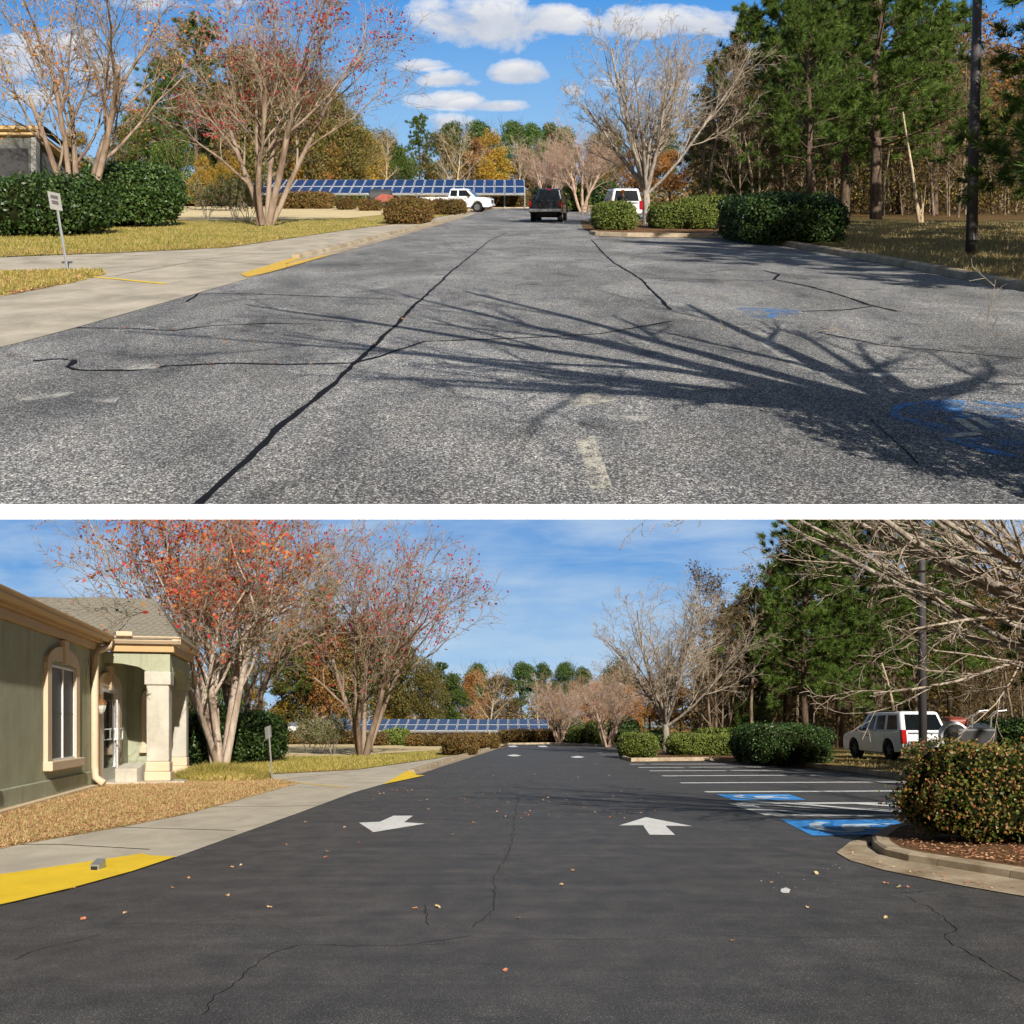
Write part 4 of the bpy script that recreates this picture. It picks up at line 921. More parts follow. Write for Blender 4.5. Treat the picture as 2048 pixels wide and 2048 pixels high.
# main roof (low) behind the gutter
mb = MB(); mb.add([BP(-1.2, .3, 4.03), BP(16, .3, 4.03), BP(16, -6, 4.9), BP(-1.2, -6, 4.9)], [(0, 1, 2, 3)]); mb.obj(LO, 'roof', 'shingle', bld)

def arch_outline(a0, a1, h0, hs, ht, n=10):
    c = (a0 + a1) / 2; r = (a1 - a0) / 2
    return [(a0, h0)] + [(c - r * math.cos(PI * i / n), hs + (ht - hs) * math.sin(PI * i / n)) for i in range(n + 1)] + [(a1, h0)]
def opening(pm, name, a0, a1, h0, hs, ht, tw, mullion=1, glass='screen', sill=True, plane='wall', kind='window'):
    """arched opening with trim ring, tympanum, glazing. pm maps (along, out, height)"""
    root = None
    def pr(nm, poly, b0, b1, mat, parent, inner=None, bevel=0):
        mb = MB(); n = len(poly)
        if inner is None:
            vs = [pm(p, b0, q) for p, q in poly] + [pm(p, b1, q) for p, q in poly]
            mb.add(vs, [tuple(range(n)), tuple(range(2 * n - 1, n - 1, -1))] + [(i, i + n, (i + 1) % n + n, (i + 1) % n) for i in range(n)])
        else:
            vs = [pm(p, b, q) for b in (b0, b1) for P2 in (poly, inner) for p, q in P2]; k = 2 * n; fs = []
            for i in range(n - 1):
                fs += [(k + i, k + i + 1, k + n + i + 1, k + n + i), (i, i + 1, k + i + 1, k + i), (n + i, k + n + i, k + n + i + 1, n + i + 1)]
            fs += [(0, k, k + n, n), (n - 1, 2 * n - 1, k + 2 * n - 1, k + n - 1)]
            mb.add(vs, fs)
        o = mb.obj(LO, nm, mat, parent, bevel); bm_fix(o); return o
    outer = arch_outline(a0, a1, h0, hs, ht); inner = arch_outline(a0 + tw, a1 - tw, h0, hs, ht - tw * 1.05)
    root = pr(name, outer, .0, .09, 'trim', bld, inner)
    c = (a0 + a1) / 2
    pr('keystone', [(c - tw * .42, ht - tw * 1.2), (c + tw * .42, ht - tw * 1.2), (c + tw * .58, ht + tw * .42), (c - tw * .58, ht + tw * .42)], .0, .14, 'trim', root)
    top = hs - .02
    pr('tympanum', arch_outline(a0 + tw, a1 - tw, top, hs, ht - tw * 1.05), .0, .03, 'stucco', root)
    g0, g1 = a0 + tw, a1 - tw
    pr('pane', [(g0, h0), (g1, h0), (g1, top), (g0, top)], .0, .02, glass, root)
    w = .05
    if kind == 'window':
        for (x0, x1, z0, z1) in [(g0, g0 + w, h0, top), (g1 - w, g1, h0, top), (g0 + w, g1 - w, top - w, top), (g0 + w, g1 - w, h0, h0 + w)]:
            pr('frame', [(x0, z0), (x1, z0), (x1, z1), (x0, z1)], .02, .05, 'white_frame', root)
        if mullion: pr('mullion', [(c - .022, h0 + w), (c + .022, h0 + w), (c + .022, top - w), (c - .022, top - w)], .02, .055, 'white_frame', root)
        m = (h0 + top) / 2
        for x0, x1 in ((g0 + w, c - .022), (c + .022, g1 - w)):
            pr('meeting_rail', [(x0, m - .012), (x1, m - .012), (x1, m + .012), (x0, m + .012)], .02, .028, 'black_plastic', root)
    if sill: pr('sill', [(a0 - .06, h0 - .2), (a1 + .06, h0 - .2), (a1 + .06, h0 + .01), (a0 - .06, h0 + .01)], 0, .2, 'trim', root, bevel=.02)
    return root, pr
pmw = lambda p, b, h: BP(p, b, h)
opening(pmw, 'window', 1.4, 4.3, .82, 2.98, 3.42, .33)
opening(pmw, 'window', 8.2, 11.1, .82, 2.98, 3.42, .33)
pmb = lambda p, b, h: BP(-5.4 + b, p, h)
opening(pmb, 'window', .42, 1.02, .95, 2.5, 2.8, .12, glass='glass')
door, dpr = opening(pmw, 'doorway', -3.9, -.72, 0.02, 2.72, 3.12, .42, glass='glass', sill=False, kind='door')
for (x0, x1, z0, z1) in [(-3.48, -3.30, .04, 2.7), (-1.30, -1.14, .04, 2.7), (-3.30, -1.30, 2.55, 2.7)]:
    dpr('door_frame', [(x0, z0), (x1, z0), (x1, z1), (x0, z1)], .02, .08, 'white_frame', door)
dpr('kick_plate', [(-3.1, .06), (-1.5, .06), (-1.5, .42), (-3.1, .42)], .02, .06, 'alu', door)
dpr('door_stile', [(-3.3, .06), (-3.1, .06), (-3.1, 2.55), (-3.3, 2.55)], .02, .06, 'alu', door); dpr('door_stile', [(-1.5, .06), (-1.3, .06), (-1.3, 2.55), (-1.5, 2.55)], .02, .06, 'alu', door)
mb = MB()
for off in (.09, .28): mb.tube([BP(-2.95, .05, 1.22), BP(-2.95, off, 1.22), BP(-2.95, off, 1.52), BP(-2.95, .05, 1.52)], .022, 6)
mb.tube([BP(-2.95, .28, 1.22), BP(-2.2, .28, 1.22), BP(-2.2, .28, 1.52), BP(-2.95, .28, 1.52)], .022, 6); mb.obj(LO, 'door_handle', 'white_frame', door)
# downspout
mb = MB(); mb.tube([BP(-1.0, .30, 3.88), BP(-.9, .3, 3.72), BP(-.35, .14, 3.6), BP(-.2, .1, 3.45), BP(-.2, .1, .55), BP(-.2, .12, .25), BP(-.05, .35, .10)], .095, 8)
mb.obj(LO, 'downspout', 'trim', bld, smooth=True)
# portico
bobj('portico_floor', 'concrete2', [(-5.4, -1.3, 0, 2.2, -.2, .06)])
def colm(a0, a1, b0, b1):
    c = empty(LO, 'column', (0, 0, 0), None, None); c.parent = bld
    for nm, mat, q in [('shaft', 'stonecol', (a0, a1, b0, b1, .60, 2.75)), ('base', 'trim', (a0 - .05, a1 + .05, b0 - .05, b1 + .05, .06, .32)), ('base', 'trim', (a0 - .02, a1 + .02, b0 - .02, b1 + .02, .32, .60)), ('capital', 'stonecol', (a0 - .05, a1 + .05, b0 - .05, b1 + .05, 2.75, 3.13))]:
        bobj(nm, mat, [q], c, .03)
colm(-2.2, -1.62, 1.15, 1.75); colm(-5.95, -5.42, 1.2, 1.75)
mb = MB()
poly = [(.0, 3.62), (.0, 3.36), (.5, 3.34), (.95, 3.25), (1.15, 3.135), (1.78, 3.135), (1.78, 3.62)]; n = len(poly)
mb.add([BP(-2.1, p, q) for p, q in poly] + [BP(-1.6, p, q) for p, q in poly], [tuple(range(n)), tuple(range(2 * n - 1, n - 1, -1))] + [(i, i + n, (i + 1) % n + n, (i + 1) % n) for i in range(n)])
bm_fix(mb.obj(LO, 'portico_beam', 'stucco', bld))
mb = MB(); poly = [(-2.1, 3.62), (-2.2, 3.135)] + [(-3.8 + 1.55 * math.cos(PI * i / 8), 2.78 + .55 * math.sin(PI * i / 8)) for i in range(9)] + [(-5.42, 3.135), (-5.9, 3.135), (-5.9, 3.62)]; n = len(poly)
mb.add([BP(p, 1.45, q) for p, q in poly] + [BP(p, 1.78, q) for p, q in poly], [tuple(range(n)), tuple(range(2 * n - 1, n - 1, -1))] + [(i, i + n, (i + 1) % n + n, (i + 1) % n) for i in range(n)])
bm_fix(mb.obj(LO, 'portico_beam', 'stucco', bld))
bobj('portico_ceiling', 'trim', [(-5.9, -1.7, 0.01, 1.7, 3.63, 3.66)])
bobj('portico_fascia', 'trim2', [(-6.0, -1.5, .205, 1.9, 3.66, 3.88)], bevel=.015)
gutter(-1.5, 0, .22, 2.1, 3.88, 'b', mat='trim'); gutter(-6.0, -1.5, 1.9, 0, 3.88, 'a', mat='trim')
mb = MB(); mb.add([BP(-1.35, -3, 4.0), BP(-1.35, 2.1, 4.0), BP(-4.2, 1.0, 5.45), BP(-4.2, -3, 5.45), BP(-7, 2.1, 4.0)], [(0, 1, 2, 3), (1, 4, 2)]); mb.obj(LO, 'portico_roof', 'shingle', bld)
bobj('gutter_clip', 'trim', [(-1.32, -1.22, .42, .85, 4.06, 4.2)], bevel=.03)
tab = MB().box(-.145, .145, -.085, .085, 0, .022).mesh('shingle'); tab.materials.append(M['shingle'])
nr, ncc = 17, 15
pa, pb, pd = Vector(BP(-1.35, -1.3, 4.0)), Vector(BP(-1.35, 2.1, 4.0)), Vector(BP(-4.2, -1.3, 5.45))
eu = (pb - pa); ev = (pd - pa); en = eu.cross(ev).normalized(); en = en if en.z > 0 else -en
rot = Matrix((eu.normalized(), en.cross(eu.normalized()), en)).transposed().to_euler()
roofp = [o for o in bld.children if o.name.startswith('portico_roof')][0]
for r in range(nr):
    for c in range(ncc):
        t = (r + .35) / nr; u = (c + .5 + .5 * (r % 2)) / ncc * (3.4 / 3.4)
        if u * 3.4 - 1.3 > 2.08 - 1.1 * t - .1: continue
        if (r + c * 3) % 1: continue
        o = obj(LO, 'shingle', tab, None, roofp); o.location = pa + eu * u + ev * t + en * .012; o.rotation_euler = rot
        o.scale = ((eu.length / ncc) / .295, (ev.length / nr) / .165, R.uniform(.8, 1.7)); o.rotation_euler.rotate_axis('X', .05)
# lantern and block are things of their own
lan = empty(LO, 'wall_lantern', tuple(Vector(BP(-.42, 0, 2.2)) + C0), 'copper wall lantern with clear glass beside the entrance door', 'wall lamp')
mb = MB(); mb.lathe([(0.0, .26), (.03, .24), (.05, .12), (.14, .02), (.15, -.01), (0, -.01)], c=(.24, -.02, 0), n=10); mb.obj(LO, 'lamp_cap', 'lampbrass', lan, smooth=False)
mb = MB(); mb.lathe([(0.13, -.01), (.12, -.12), (.08, -.22), (.03, -.28), (0, -.29)], c=(.24, -.02, 0), n=8); mb.obj(LO, 'lamp_glass', 'clearglass', lan)
mb = MB(); mb.tube([(0, 0, -.05), (.1, -.01, .18), (.2, -.02, .2), (.24, -.02, .12)], .015, 6); mb.obj(LO, 'bracket', 'lampbrass', lan)
mb = MB(); mb.box(-.3, .3, -.3, .3, -.1, .46)
p = Vector(BP(-1.65, .72, 0.03)) + C0; o = mb.obj(LO, 'concrete_block', 'stonecol', None, .015); o.location = p; tag(o, 'low pale concrete block beside the portico column', 'concrete block')
p = LO.G(193, 1741); mb = MB(); mb.hexa([(-.10, -.1, 0), (.10, -.12, 0), (.10, .25, 0), (-.10, .25, 0), (-.10, -.1, .14), (.10, -.12, .14), (.10, .25, .15), (-.10, .25, .15)])
o = mb.obj(LO, 'drain_box', 'steel', None, .008, loc=p); o.scale = (.5, .5, .6); tag(o, 'small grey metal drain outlet on the bright yellow kerb', 'drain outlet')
mb = MB(); mb.hexa([(-.07, -.128, .03), (.07, -.138, .03), (.07, -.11, .03), (-.07, -.10, .03), (-.07, -.128, .11), (.07, -.138, .11), (.07, -.11, .11), (-.07, -.10, .11)]); mb.obj(LO, 'opening', 'black_plastic', o)

# building corner and far white house of the upper car park
y = 55.0; wl = lambda px: (px - 1024) / F * y
b2 = empty(UP, 'building', (wl(40), y, UP.Z(y)), 'corner of a grey building with gutter behind the dark hedge', 'building')
x_, z_ = wl(40), UP.Z(y)
def u2(name, mat, x0, x1, y0, y1, z0, z1, bevel=0): return MB().box(wl(x0) - x_, wl(x1) - x_, y0, y1, z0, z1).obj(UP, name, mat, b2, bevel)
u2('wall', 'grey_wall', -160, 62, .05, 9, -.5, 5.0); u2('corner_trim', 'sign', 62, 73, 0, .4, -.5, 5.0); u2('shutter', 'screen', -60, 56, 0, .048, .5, 4.3)
u2('fascia', 'trim2', -160, 80, -.25, 9, 5.0, 5.25, .02); u2('gutter', 'trim2', -160, 93, -.55, -.25, 5.2, 5.42, .04)
MB().add([(wl(-160) - x_, -.5, 5.45), (wl(95) - x_, -.5, 5.45), (wl(20) - x_, 4, 6.7), (wl(-160) - x_, 4, 6.7), (wl(95) - x_, 9, 5.45)], [(0, 1, 2, 3), (1, 4, 2)]).obj(UP, 'roof', 'shingle', b2)
MB().tube([(wl(84) - x_, -.4, 5.3), (wl(82) - x_, -.3, 5.0), (wl(72) - x_, -.08, 4.8), (wl(70) - x_, -.08, 0)], .06, 6).obj(UP, 'downspout', 'sign', b2)
yh = 120.0; wh = lambda px: (px - 1024) / F * yh
h3 = empty(UP, 'house', (wh(92), yh, UP.Z(yh)), 'small white gabled house far behind the left crape myrtle', 'house')
MB().prism([(wh(62) - wh(92), -1), (wh(116) - wh(92), -1), (wh(116) - wh(92), 5.0), (0, 7.0), (wh(62) - wh(92), 5.0)], 0, 8, 1).obj(UP, 'wall', 'white_frame', h3)
for s in (-1, 1):
    MB().hexa([(0, -.3, 7.05), (s * 2.0, -.3, 4.7), (s * 2.0, 8.3, 4.7), (0, 8.3, 7.05), (0, -.3, 7.25), (s * 2.0, -.3, 4.9), (s * 2.0, 8.3, 4.9), (0, 8.3, 7.25)]).obj(UP, 'roof', 'steel', h3)
MB().box(-.5, .5, -.03, .0, 4.6, 5.6).obj(UP, 'window', 'glass', h3)

# ================================================================== VEHICLES
def arc(cy, cz, r, a0, a1, n=9): return [(cy + r * math.cos(math.radians(a0 + (a1 - a0) * i / n)), cz + r * math.sin(math.radians(a0 + (a1 - a0) * i / n))) for i in range(n + 1)]
def wheel(place, root, x, y, r, w, rimmat, side, spokes=6):
    t = MB(); t.lathe([(r * .62, -w / 2), (r * .93, -w / 2), (r, -w * .36), (r, w * .36), (r * .93, w / 2), (r * .62, w / 2), (r * .60, 0), (r * .62, -w / 2)], 'x', (0, 0, 0), 22)
    wh_ = t.obj(place, 'wheel', 'tyre', root, loc=(x, y, r))
    q = MB(); q.lathe([(0, side * w * .34), (r * .16, side * w * .36), (r * .18, side * w * .22), (r * .52, side * w * .20), (r * .60, side * w * .44), (r * .63, side * w * .44), (r * .63, side * w * .1)], 'x', (0, 0, 0), 22)
    for k in range(spokes):
        a = 2 * PI * k / spokes; c, s = math.cos(a), math.sin(a)
        def pt(rr, tt, xx): return (side * xx, rr * c - tt * s, rr * s + tt * c)
        q.hexa([pt(r * .12, -.035, w * .24), pt(r * .58, -.03, w * .24), pt(r * .58, .03, w * .24), pt(r * .12, .035, w * .24), pt(r * .12, -.035, w * .40), pt(r * .58, -.03, w * .42), pt(r * .58, .03, w * .42), pt(r * .12, .035, w * .40)])
    q.obj(place, 'rim', rimmat, wh_)
def greenhouse(o_pl, root, name, mat, yb0, yb1, yt0, yt1, zb, zt, wb, wt, bevel=.11):
    mb = MB(); mb.hexa([(-wb, yb0, zb), (wb, yb0, zb), (wb, yb1, zb), (-wb, yb1, zb), (-wt, yt0, zt), (wt, yt0, zt), (wt, yt1, zt), (-wt, yt1, zt)])
    return mb.obj(o_pl, name, mat, root, bevel, seg=3)
def car(place, kind, px, row, phi, sc, label, paint, anchor=(0, 0), e=0.0, cat='pickup truck', name='pickup_truck'):
    """x right, y forward, z up; (px,row) sights the anchor point of the car on the ground"""
    p = place.G(px, row); p = place.P(p.x, p.y, e)
    root = empty(place, name, (0, 0, 0), label, cat)
    rot = Matrix.Rotation(math.atan(place.g), 4, 'X') @ Matrix.Rotation(-math.radians(phi), 4, 'Z')
    off = rot @ Vector((anchor[0] * sc, anchor[1] * sc, 0)); root.matrix_world = Matrix.Translation(p - off) @ rot @ Matrix.Scale(sc, 4)
    W = .99
    if kind == 'suv':
        L = 5.13; belt = 1.12; ax = (1.18, 4.12); wr = .41
        poly = [(.0, .50), (.0, .62), (.03, 1.05), (.06, belt), (3.75, belt + .03), (4.5, 1.10), (4.98, .98), (5.10, .80), (5.13, .45), (5.0, .32), (ax[1] + .47, .32)] + arc(ax[1], .40, .47, -8, 188) + [(ax[0] + .47, .30)] + arc(ax[0], .40, .47, -8, 188) + [(.25, .34)]
        MB().prism(poly, -W, W).obj(place, 'body', paint, root, .08, seg=3)
        zb, zt = belt - .02, 1.90; gh = dict(yb0=.04, yb1=3.92, yt0=.36, yt1=2.95, wb=.955, wt=.78)
        greenhouse(place, root, 'cabin', paint, gh['yb0'], gh['yb1'], gh['yt0'], gh['yt1'], zb, zt, gh['wb'], gh['wt'])
        def sp(s, y, z, out=.006):   # a point on the side plane
            t = (z - zb) / (zt - zb); return (s * (gh['wb'] + (gh['wt'] - gh['wb']) * t + out), y, z)
        for s in (-1, 1):
            for i, (y0, y1, t0, t1) in enumerate([(.42, 1.28, .60, 1.28), (1.46, 2.24, 1.46, 2.12), (2.38, 3.45, 2.24, 2.82)]):
                q = [sp(s, y0, 1.19), sp(s, y1, 1.19), sp(s, t1, 1.76), sp(s, t0, 1.76)]
                q2 = [(a - s * .03, b, c) for a, b, c in q]
                MB().hexa(q2 + q).obj(place, 'side_window', 'carglass', root, .01)
            MB().tube([sp(s, .7, zt, .0), sp(s, 2.8, zt - .01, .0)], .025, 6).obj(place, 'roof_rail', 'black_plastic', root)
            MB().box(s * (W + .0), s * (W + .22), 3.32, 3.44, 1.13, 1.31).obj(place, 'mirror', 'black_plastic', root, .03)
            for yy in (1.75, 2.75):
                MB().box(s * W, s * (W + .02), yy, yy + .16, .93, .965).obj(place, 'door_handle', 'black_plastic' if yy > 2 else paint, root)
            for yy in (1.36, 2.32, 3.40):
                MB().box(s * (W - .01), s * (W + .003), yy - .006, yy + .006, .42, 1.08).obj(place, 'door_seam', 'black_plastic', root)
            MB().box(s * W, s * (W + .014), 1.75, 3.6, .60, .66).obj(place, 'side_moulding', paint, root)
            MB().box(s * .80, s * 1.0, -.03, .14, .66, 1.19).obj(place, 'tail_light', 'tail', root, .02)
            MB().box(s * .55, s * .9, 4.98, 5.12, .72, .92).obj(place, 'headlight', 'headlamp', root, .02)
        # rear window lies on the sloping tailgate
        def rp(x, z, out=.01): t = (z - zb) / (zt - zb); return (x, gh['yb0'] + (gh['yt0'] - gh['yb0']) * t - out, z)
        q = [rp(-.78, 1.17), rp(.78, 1.17), rp(.66, 1.78), rp(-.66, 1.78)]
        MB().hexa([(a, b + .03, c) for a, b, c in q] + q).obj(place, 'rear_window', 'carglass', root, .01)
        MB().hexa([(-.80, gh['yb1'] - .05, zb + .05), (.8, gh['yb1'] - .05, zb + .05), (.68, gh['yt1'] + .05, zt - .08), (-.68, gh['yt1'] + .05, zt - .08), (-.80, gh['yb1'] + .02, zb + .05), (.8, gh['yb1'] + .02, zb + .05), (.68, gh['yt1'] + .10, zt - .08), (-.68, gh['yt1'] + .10, zt - .08)]).obj(place, 'windscreen', 'carglass', root)
        MB().box(-.94, .94, -.14, .05, .42, .64).obj(place, 'rear_bumper', paint, root, .05)
        MB().box(-.25, .25, -.035, .0, .78, .94).obj(place, 'number_plate', 'plate', root, .01)
        MB().box(-.72, .72, -.012, .0, 1.03, 1.09).obj(place, 'tailgate_trim', 'chrome', root)
        MB().box(-.76, -.34, -.010, .0, .70, .755).obj(place, 'model_lettering', 'chrome', root)
        MB().box(-.02, .02, .3, .4, .34, .36)
        wh_list = [(.86, ax[0]), (.86, ax[1])]; rimm = 'darkrim'; ww = .28
    else:
        L = 6.0; belt = 1.18; ax = (1.30, 4.85); wr = .44 if kind == 'black' else .42; z0 = .12 if kind == 'black' else .0
        bz = belt + z0
        poly = [(.0, .55 + z0), (.0, .72 + z0), (.02, bz), (2.30, bz), (4.35, bz + .02), (5.6, bz - .02), (5.93, bz - .14), (6.0, .85 + z0), (6.02, .50 + z0), (5.85, .40 + z0), (ax[1] + .52, .40 + z0)] + arc(ax[1], .43 + z0, .52, -5, 185) + [(ax[0] + .54, .42 + z0)] + arc(ax[0], .43 + z0, .52, -5, 185) + [(.3, .45 + z0)]
        # bed box: the rear of the body is a tray with walls
        low = [(a, min(b, .72 + z0) if a < 2.3 else b) for a, b in poly]
        MB().prism(poly, -W, -W + .09).obj(place, 'body_side', paint, root, .03); MB().prism(poly, W - .09, W).obj(place, 'body_side', paint, root, .03)
        cabp = [(2.30, .50 + z0), (2.30, bz), (4.35, bz + .02), (5.6, bz - .02), (5.93, bz - .14), (6.0, .85 + z0), (6.02, .50 + z0), (5.9, .45 + z0)]
        MB().prism(cabp, -W + .09, W - .09).obj(place, 'body', paint, root, .03)
        MB().box(-W + .09, W - .09, .08, 2.30, .55 + z0, .70 + z0).obj(place, 'bed_floor', 'black_plastic', root)
        MB().box(-.84, .84, -.01, .08, .66 + z0, bz).obj(place, 'tailgate', paint, root, .02)
        MB().box(-.55, .55, -.014, -.01, .78 + z0, bz - .14).obj(place, 'tailgate_recess', paint, root)
        MB().box(-.97, .97, -.20, -.02, .50 + z0, .68 + z0).obj(place, 'rear_bumper', 'chrome', root, .03)
        MB().box(-.26, .26, -.215, -.2, .53 + z0, .66 + z0).obj(place, 'number_plate', 'plate', root)
        zb, zt = bz - .02, bz + .68; g = dict(yb0=2.34, yb1=4.75, yt0=2.56, yt1=4.0, wb=.88, wt=.70)
        greenhouse(place, root, 'cabin', paint, g['yb0'], g['yb1'], g['yt0'], g['yt1'], zb, zt, g['wb'], g['wt'])
        def sp(s, y, z, out=.006):
            t = (z - zb) / (zt - zb); return (s * (g['wb'] + (g['wt'] - g['wb']) * t + out), y, z)
        for s in (-1, 1):
            for (y0, y1, t0, t1) in [(2.55, 3.15, 2.62, 3.15), (3.28, 4.36, 3.28, 3.92)]:
                q = [sp(s, y0, zb + .10), sp(s, y1, zb + .10), sp(s, t1, zt - .12), sp(s, t0, zt - .12)]
                MB().hexa([(a - s * .03, b, c) for a, b, c in q] + q).obj(place, 'side_window', 'carglass', root, .01)
            MB().box(s * W, s * (W + .25), 4.15, 4.27, zb + .05, zb + .32).obj(place, 'mirror', 'black_plastic', root, .03)
            MB().box(s * .85, s * 1.0, -.02, .10, .78 + z0, bz - .06).obj(place, 'tail_light', 'tail', root, .02)
            MB().box(s * .62, s * .96, 5.90, 6.02, .82 + z0, 1.02 + z0).obj(place, 'headlight', 'headlamp', root, .02)
            for yy in (3.2, 4.42): MB().box(s * (W - .01), s * (W + .003), yy - .008, yy + .008, .48 + z0, bz - .02).obj(place, 'door_seam', 'black_plastic', root)
            MB().box(s * W, s * (W + .02), 3.35, 3.52, bz - .22, bz - .18).obj(place, 'door_handle', 'black_plastic', root)
            MB().prism(arc(ax[1], .43 + z0, .54, 0, 180) + arc(ax[1], .43 + z0, .50, 180, 0), s * W, s * (W + .03)).obj(place, 'arch_trim', 'black_plastic' if kind == 'black' else paint, root)
        q = [(-.68, g['yb0'] + .01, zb + .1), (.68, g['yb0'] + .01, zb + .1), (.58, g['yt0'] - .05, zt - .1), (-.58, g['yt0'] - .05, zt - .1)]
        MB().hexa([(a, b + .05, c) for a, b, c in q] + q).obj(place, 'rear_window', 'carglass', root, .01)
        MB().hexa([(-.80, g['yb1'] - .05, zb + .05), (.8, g['yb1'] - .05, zb + .05), (.68, g['yt1'] + .05, zt - .08), (-.68, g['yt1'] + .05, zt - .08), (-.80, g['yb1'] + .02, zb + .05), (.8, g['yb1'] + .02, zb + .05), (.68, g['yt1'] + .10, zt - .08), (-.68, g['yt1'] + .10, zt - .08)]).obj(place, 'windscreen', 'carglass', root)
        MB().box(-.14, .14, g['yt0'] - .04, g['yt0'] + .02, zt - .07, zt - .02).obj(place, 'brake_light', 'tail', root)
        MB().box(-.5, .5, 5.96, 6.035, .66 + z0, .98 + z0).obj(place, 'grille', 'chrome', root, .02); MB().box(-.95, .95, 5.94, 6.12, .46 + z0, .64 + z0).obj(place, 'front_bumper', 'chrome' if kind == 'black' else paint, root, .03)
        MB().box(-.6, .6, .6, 5.4, .30 + z0, .50 + z0).obj(place, 'chassis', 'black_plastic', root)
        wh_list = [(.84, ax[0]), (.84, ax[1])]; rimm = 'rim'; ww = .30
    for (xx, yy) in wh_list:
        for s in (-1, 1): wheel(place, root, s * xx, yy, wr, ww, rimm, s)
    MB().box(-.8, .8, ax[0] - .3, ax[1] + .3, .28, .42).obj(place, 'underbody', 'black_plastic', root)
    return root
car(LO, 'suv', 1805, 1527, -6.5, 1.10, 'white SUV parked on the grass behind the near bush, seen from behind left', 'white_car', (-.95, .2), .10, 'suv', 'parked_suv')
car(UP, 'suv', 1252, 441.5, -2, 1.0, 'white SUV partly hidden behind the round bush of the worn lot', 'white_car', (0, 0), 0, 'suv', 'parked_suv')
car(UP, 'black', 1090, 445, 7, .95, 'black pickup truck seen from behind in the middle of the worn lot', 'black_car', (0, 0))
car(UP, 'white', 911, 424, 97, 1.12, 'white pickup truck seen side-on in front of the solar panels', 'white_car', (.9, 3.0))

# trailer with dark tank, cart behind the SUV, bucket, timber rack
p = UP.G(762, 419); t = empty(UP, 'tank_trailer', tuple(p), 'dark tank trailer with red machinery left of the white pickup', 'trailer')
MB().lathe([(0, -1.25), (.75, -1.2), (.85, -1.1), (.85, 1.1), (.75, 1.2), (0, 1.25)], 'x', (0, 0, 1.35), 20).obj(UP, 'tank', 'gray_tank', t)
MB().box(-1.9, 3.2, -.6, .6, .45, .6).obj(UP, 'deck', 'black_plastic', t); MB().box(1.4, 2.9, -.4, .4, .6, 1.05).obj(UP, 'pump', 'gray_tank', t, .05)
MB().prism([(-.9, .55), (1.0, .55), (1.5, 1.25), (.2, 1.45), (-.5, 1.0)], -.95, -.7, 1).obj(UP, 'hopper', 'red_machine', t, .04)
MB().tube([(-1.6, -.5, .6), (-1.6, -.5, 1.5), (-1.2, -.5, 1.6)], .05, 6).obj(UP, 'post', 'steel', t)
for x in (-.5, .45): wheel(UP, t, x, -.75, .36, .2, 'darkrim', 1)
for c in t.children:
    if c.name.startswith('wheel'): c.rotation_euler = (0, 0, PI / 2)
p = LO.G(1915, 1532); p = LO.P(p.x, p.y, .1); t = empty(LO, 'hose_cart', tuple(p), 'cart with big white-rimmed reel and bent chrome handles behind the SUV', 'equipment cart')
MB().lathe([(.50, -.14), (.58, -.12), (.60, 0), (.58, .12), (.50, .14), (.48, 0), (.50, -.14)], 'y', (-.15, 0, 1.1), 26).obj(LO, 'reel_rim', 'white_car', t)
MB().lathe([(0, -.13), (.2, -.15), (.44, -.11), (.48, -.10), (.48, .1), (0, .1)], 'y', (-.15, 0, 1.1), 22).obj(LO, 'reel_drum', 'black_plastic', t)
for dx in (.55, 1.3): MB().tube([(dx, 0, 1.2), (dx + .05, 0, 1.85), (dx + .28, -.05, 2.1), (dx + .62, -.1, 2.15)], .035, 7).obj(LO, 'handle', 'steel', t)
MB().box(-.1, 1.5, -.2, .9, .75, 1.45).obj(LO, 'engine', 'gray_tank', t, .1); MB().box(-.2, .6, .3, .9, 1.45, 1.7).obj(LO, 'fuel_tank', 'red_machine', t, .08)
MB().box(-1.5, 1.4, -.1, .0, .58, .66).obj(LO, 'frame', 'black_plastic', t)
for x in (-.6, .9): wheel(LO, t, x, .3, .36, .2, 'darkrim', 1)
p = LO.G(1868, 1532); p = LO.P(p.x, p.y, .55); o = MB().lathe([(0, 0), (.17, 0), (.21, .42), (.225, .42), (.225, .45), (.19, .45), (.16, .03), (0, .03)], 'z', (0, 0, 0), 16).obj(LO, 'bucket', 'white_car', None, loc=p); tag(o, 'white plastic bucket hanging on the hitch behind the SUV', 'bucket')
MB().tube([(-.21, 0, .42), (-.15, -.05, .55), (.15, -.05, .55), (.21, 0, .42)], .012, 5).obj(LO, 'handle', 'steel', o)
p = UP.G(1180, 430); t = empty(UP, 'timber_rack', tuple(p), 'low weathered timber rack beside the island bush', 'timber rack')
for x in (-.6, -.1, .4, .75): MB().box(x - .05, x + .05, -.05, .05, 0, .75).obj(UP, 'post', 'wood', t)
for z in (.4, .7): MB().box(-.7, .85, -.08, -.05, z - .05, z + .05).obj(UP, 'rail', 'wood', t)

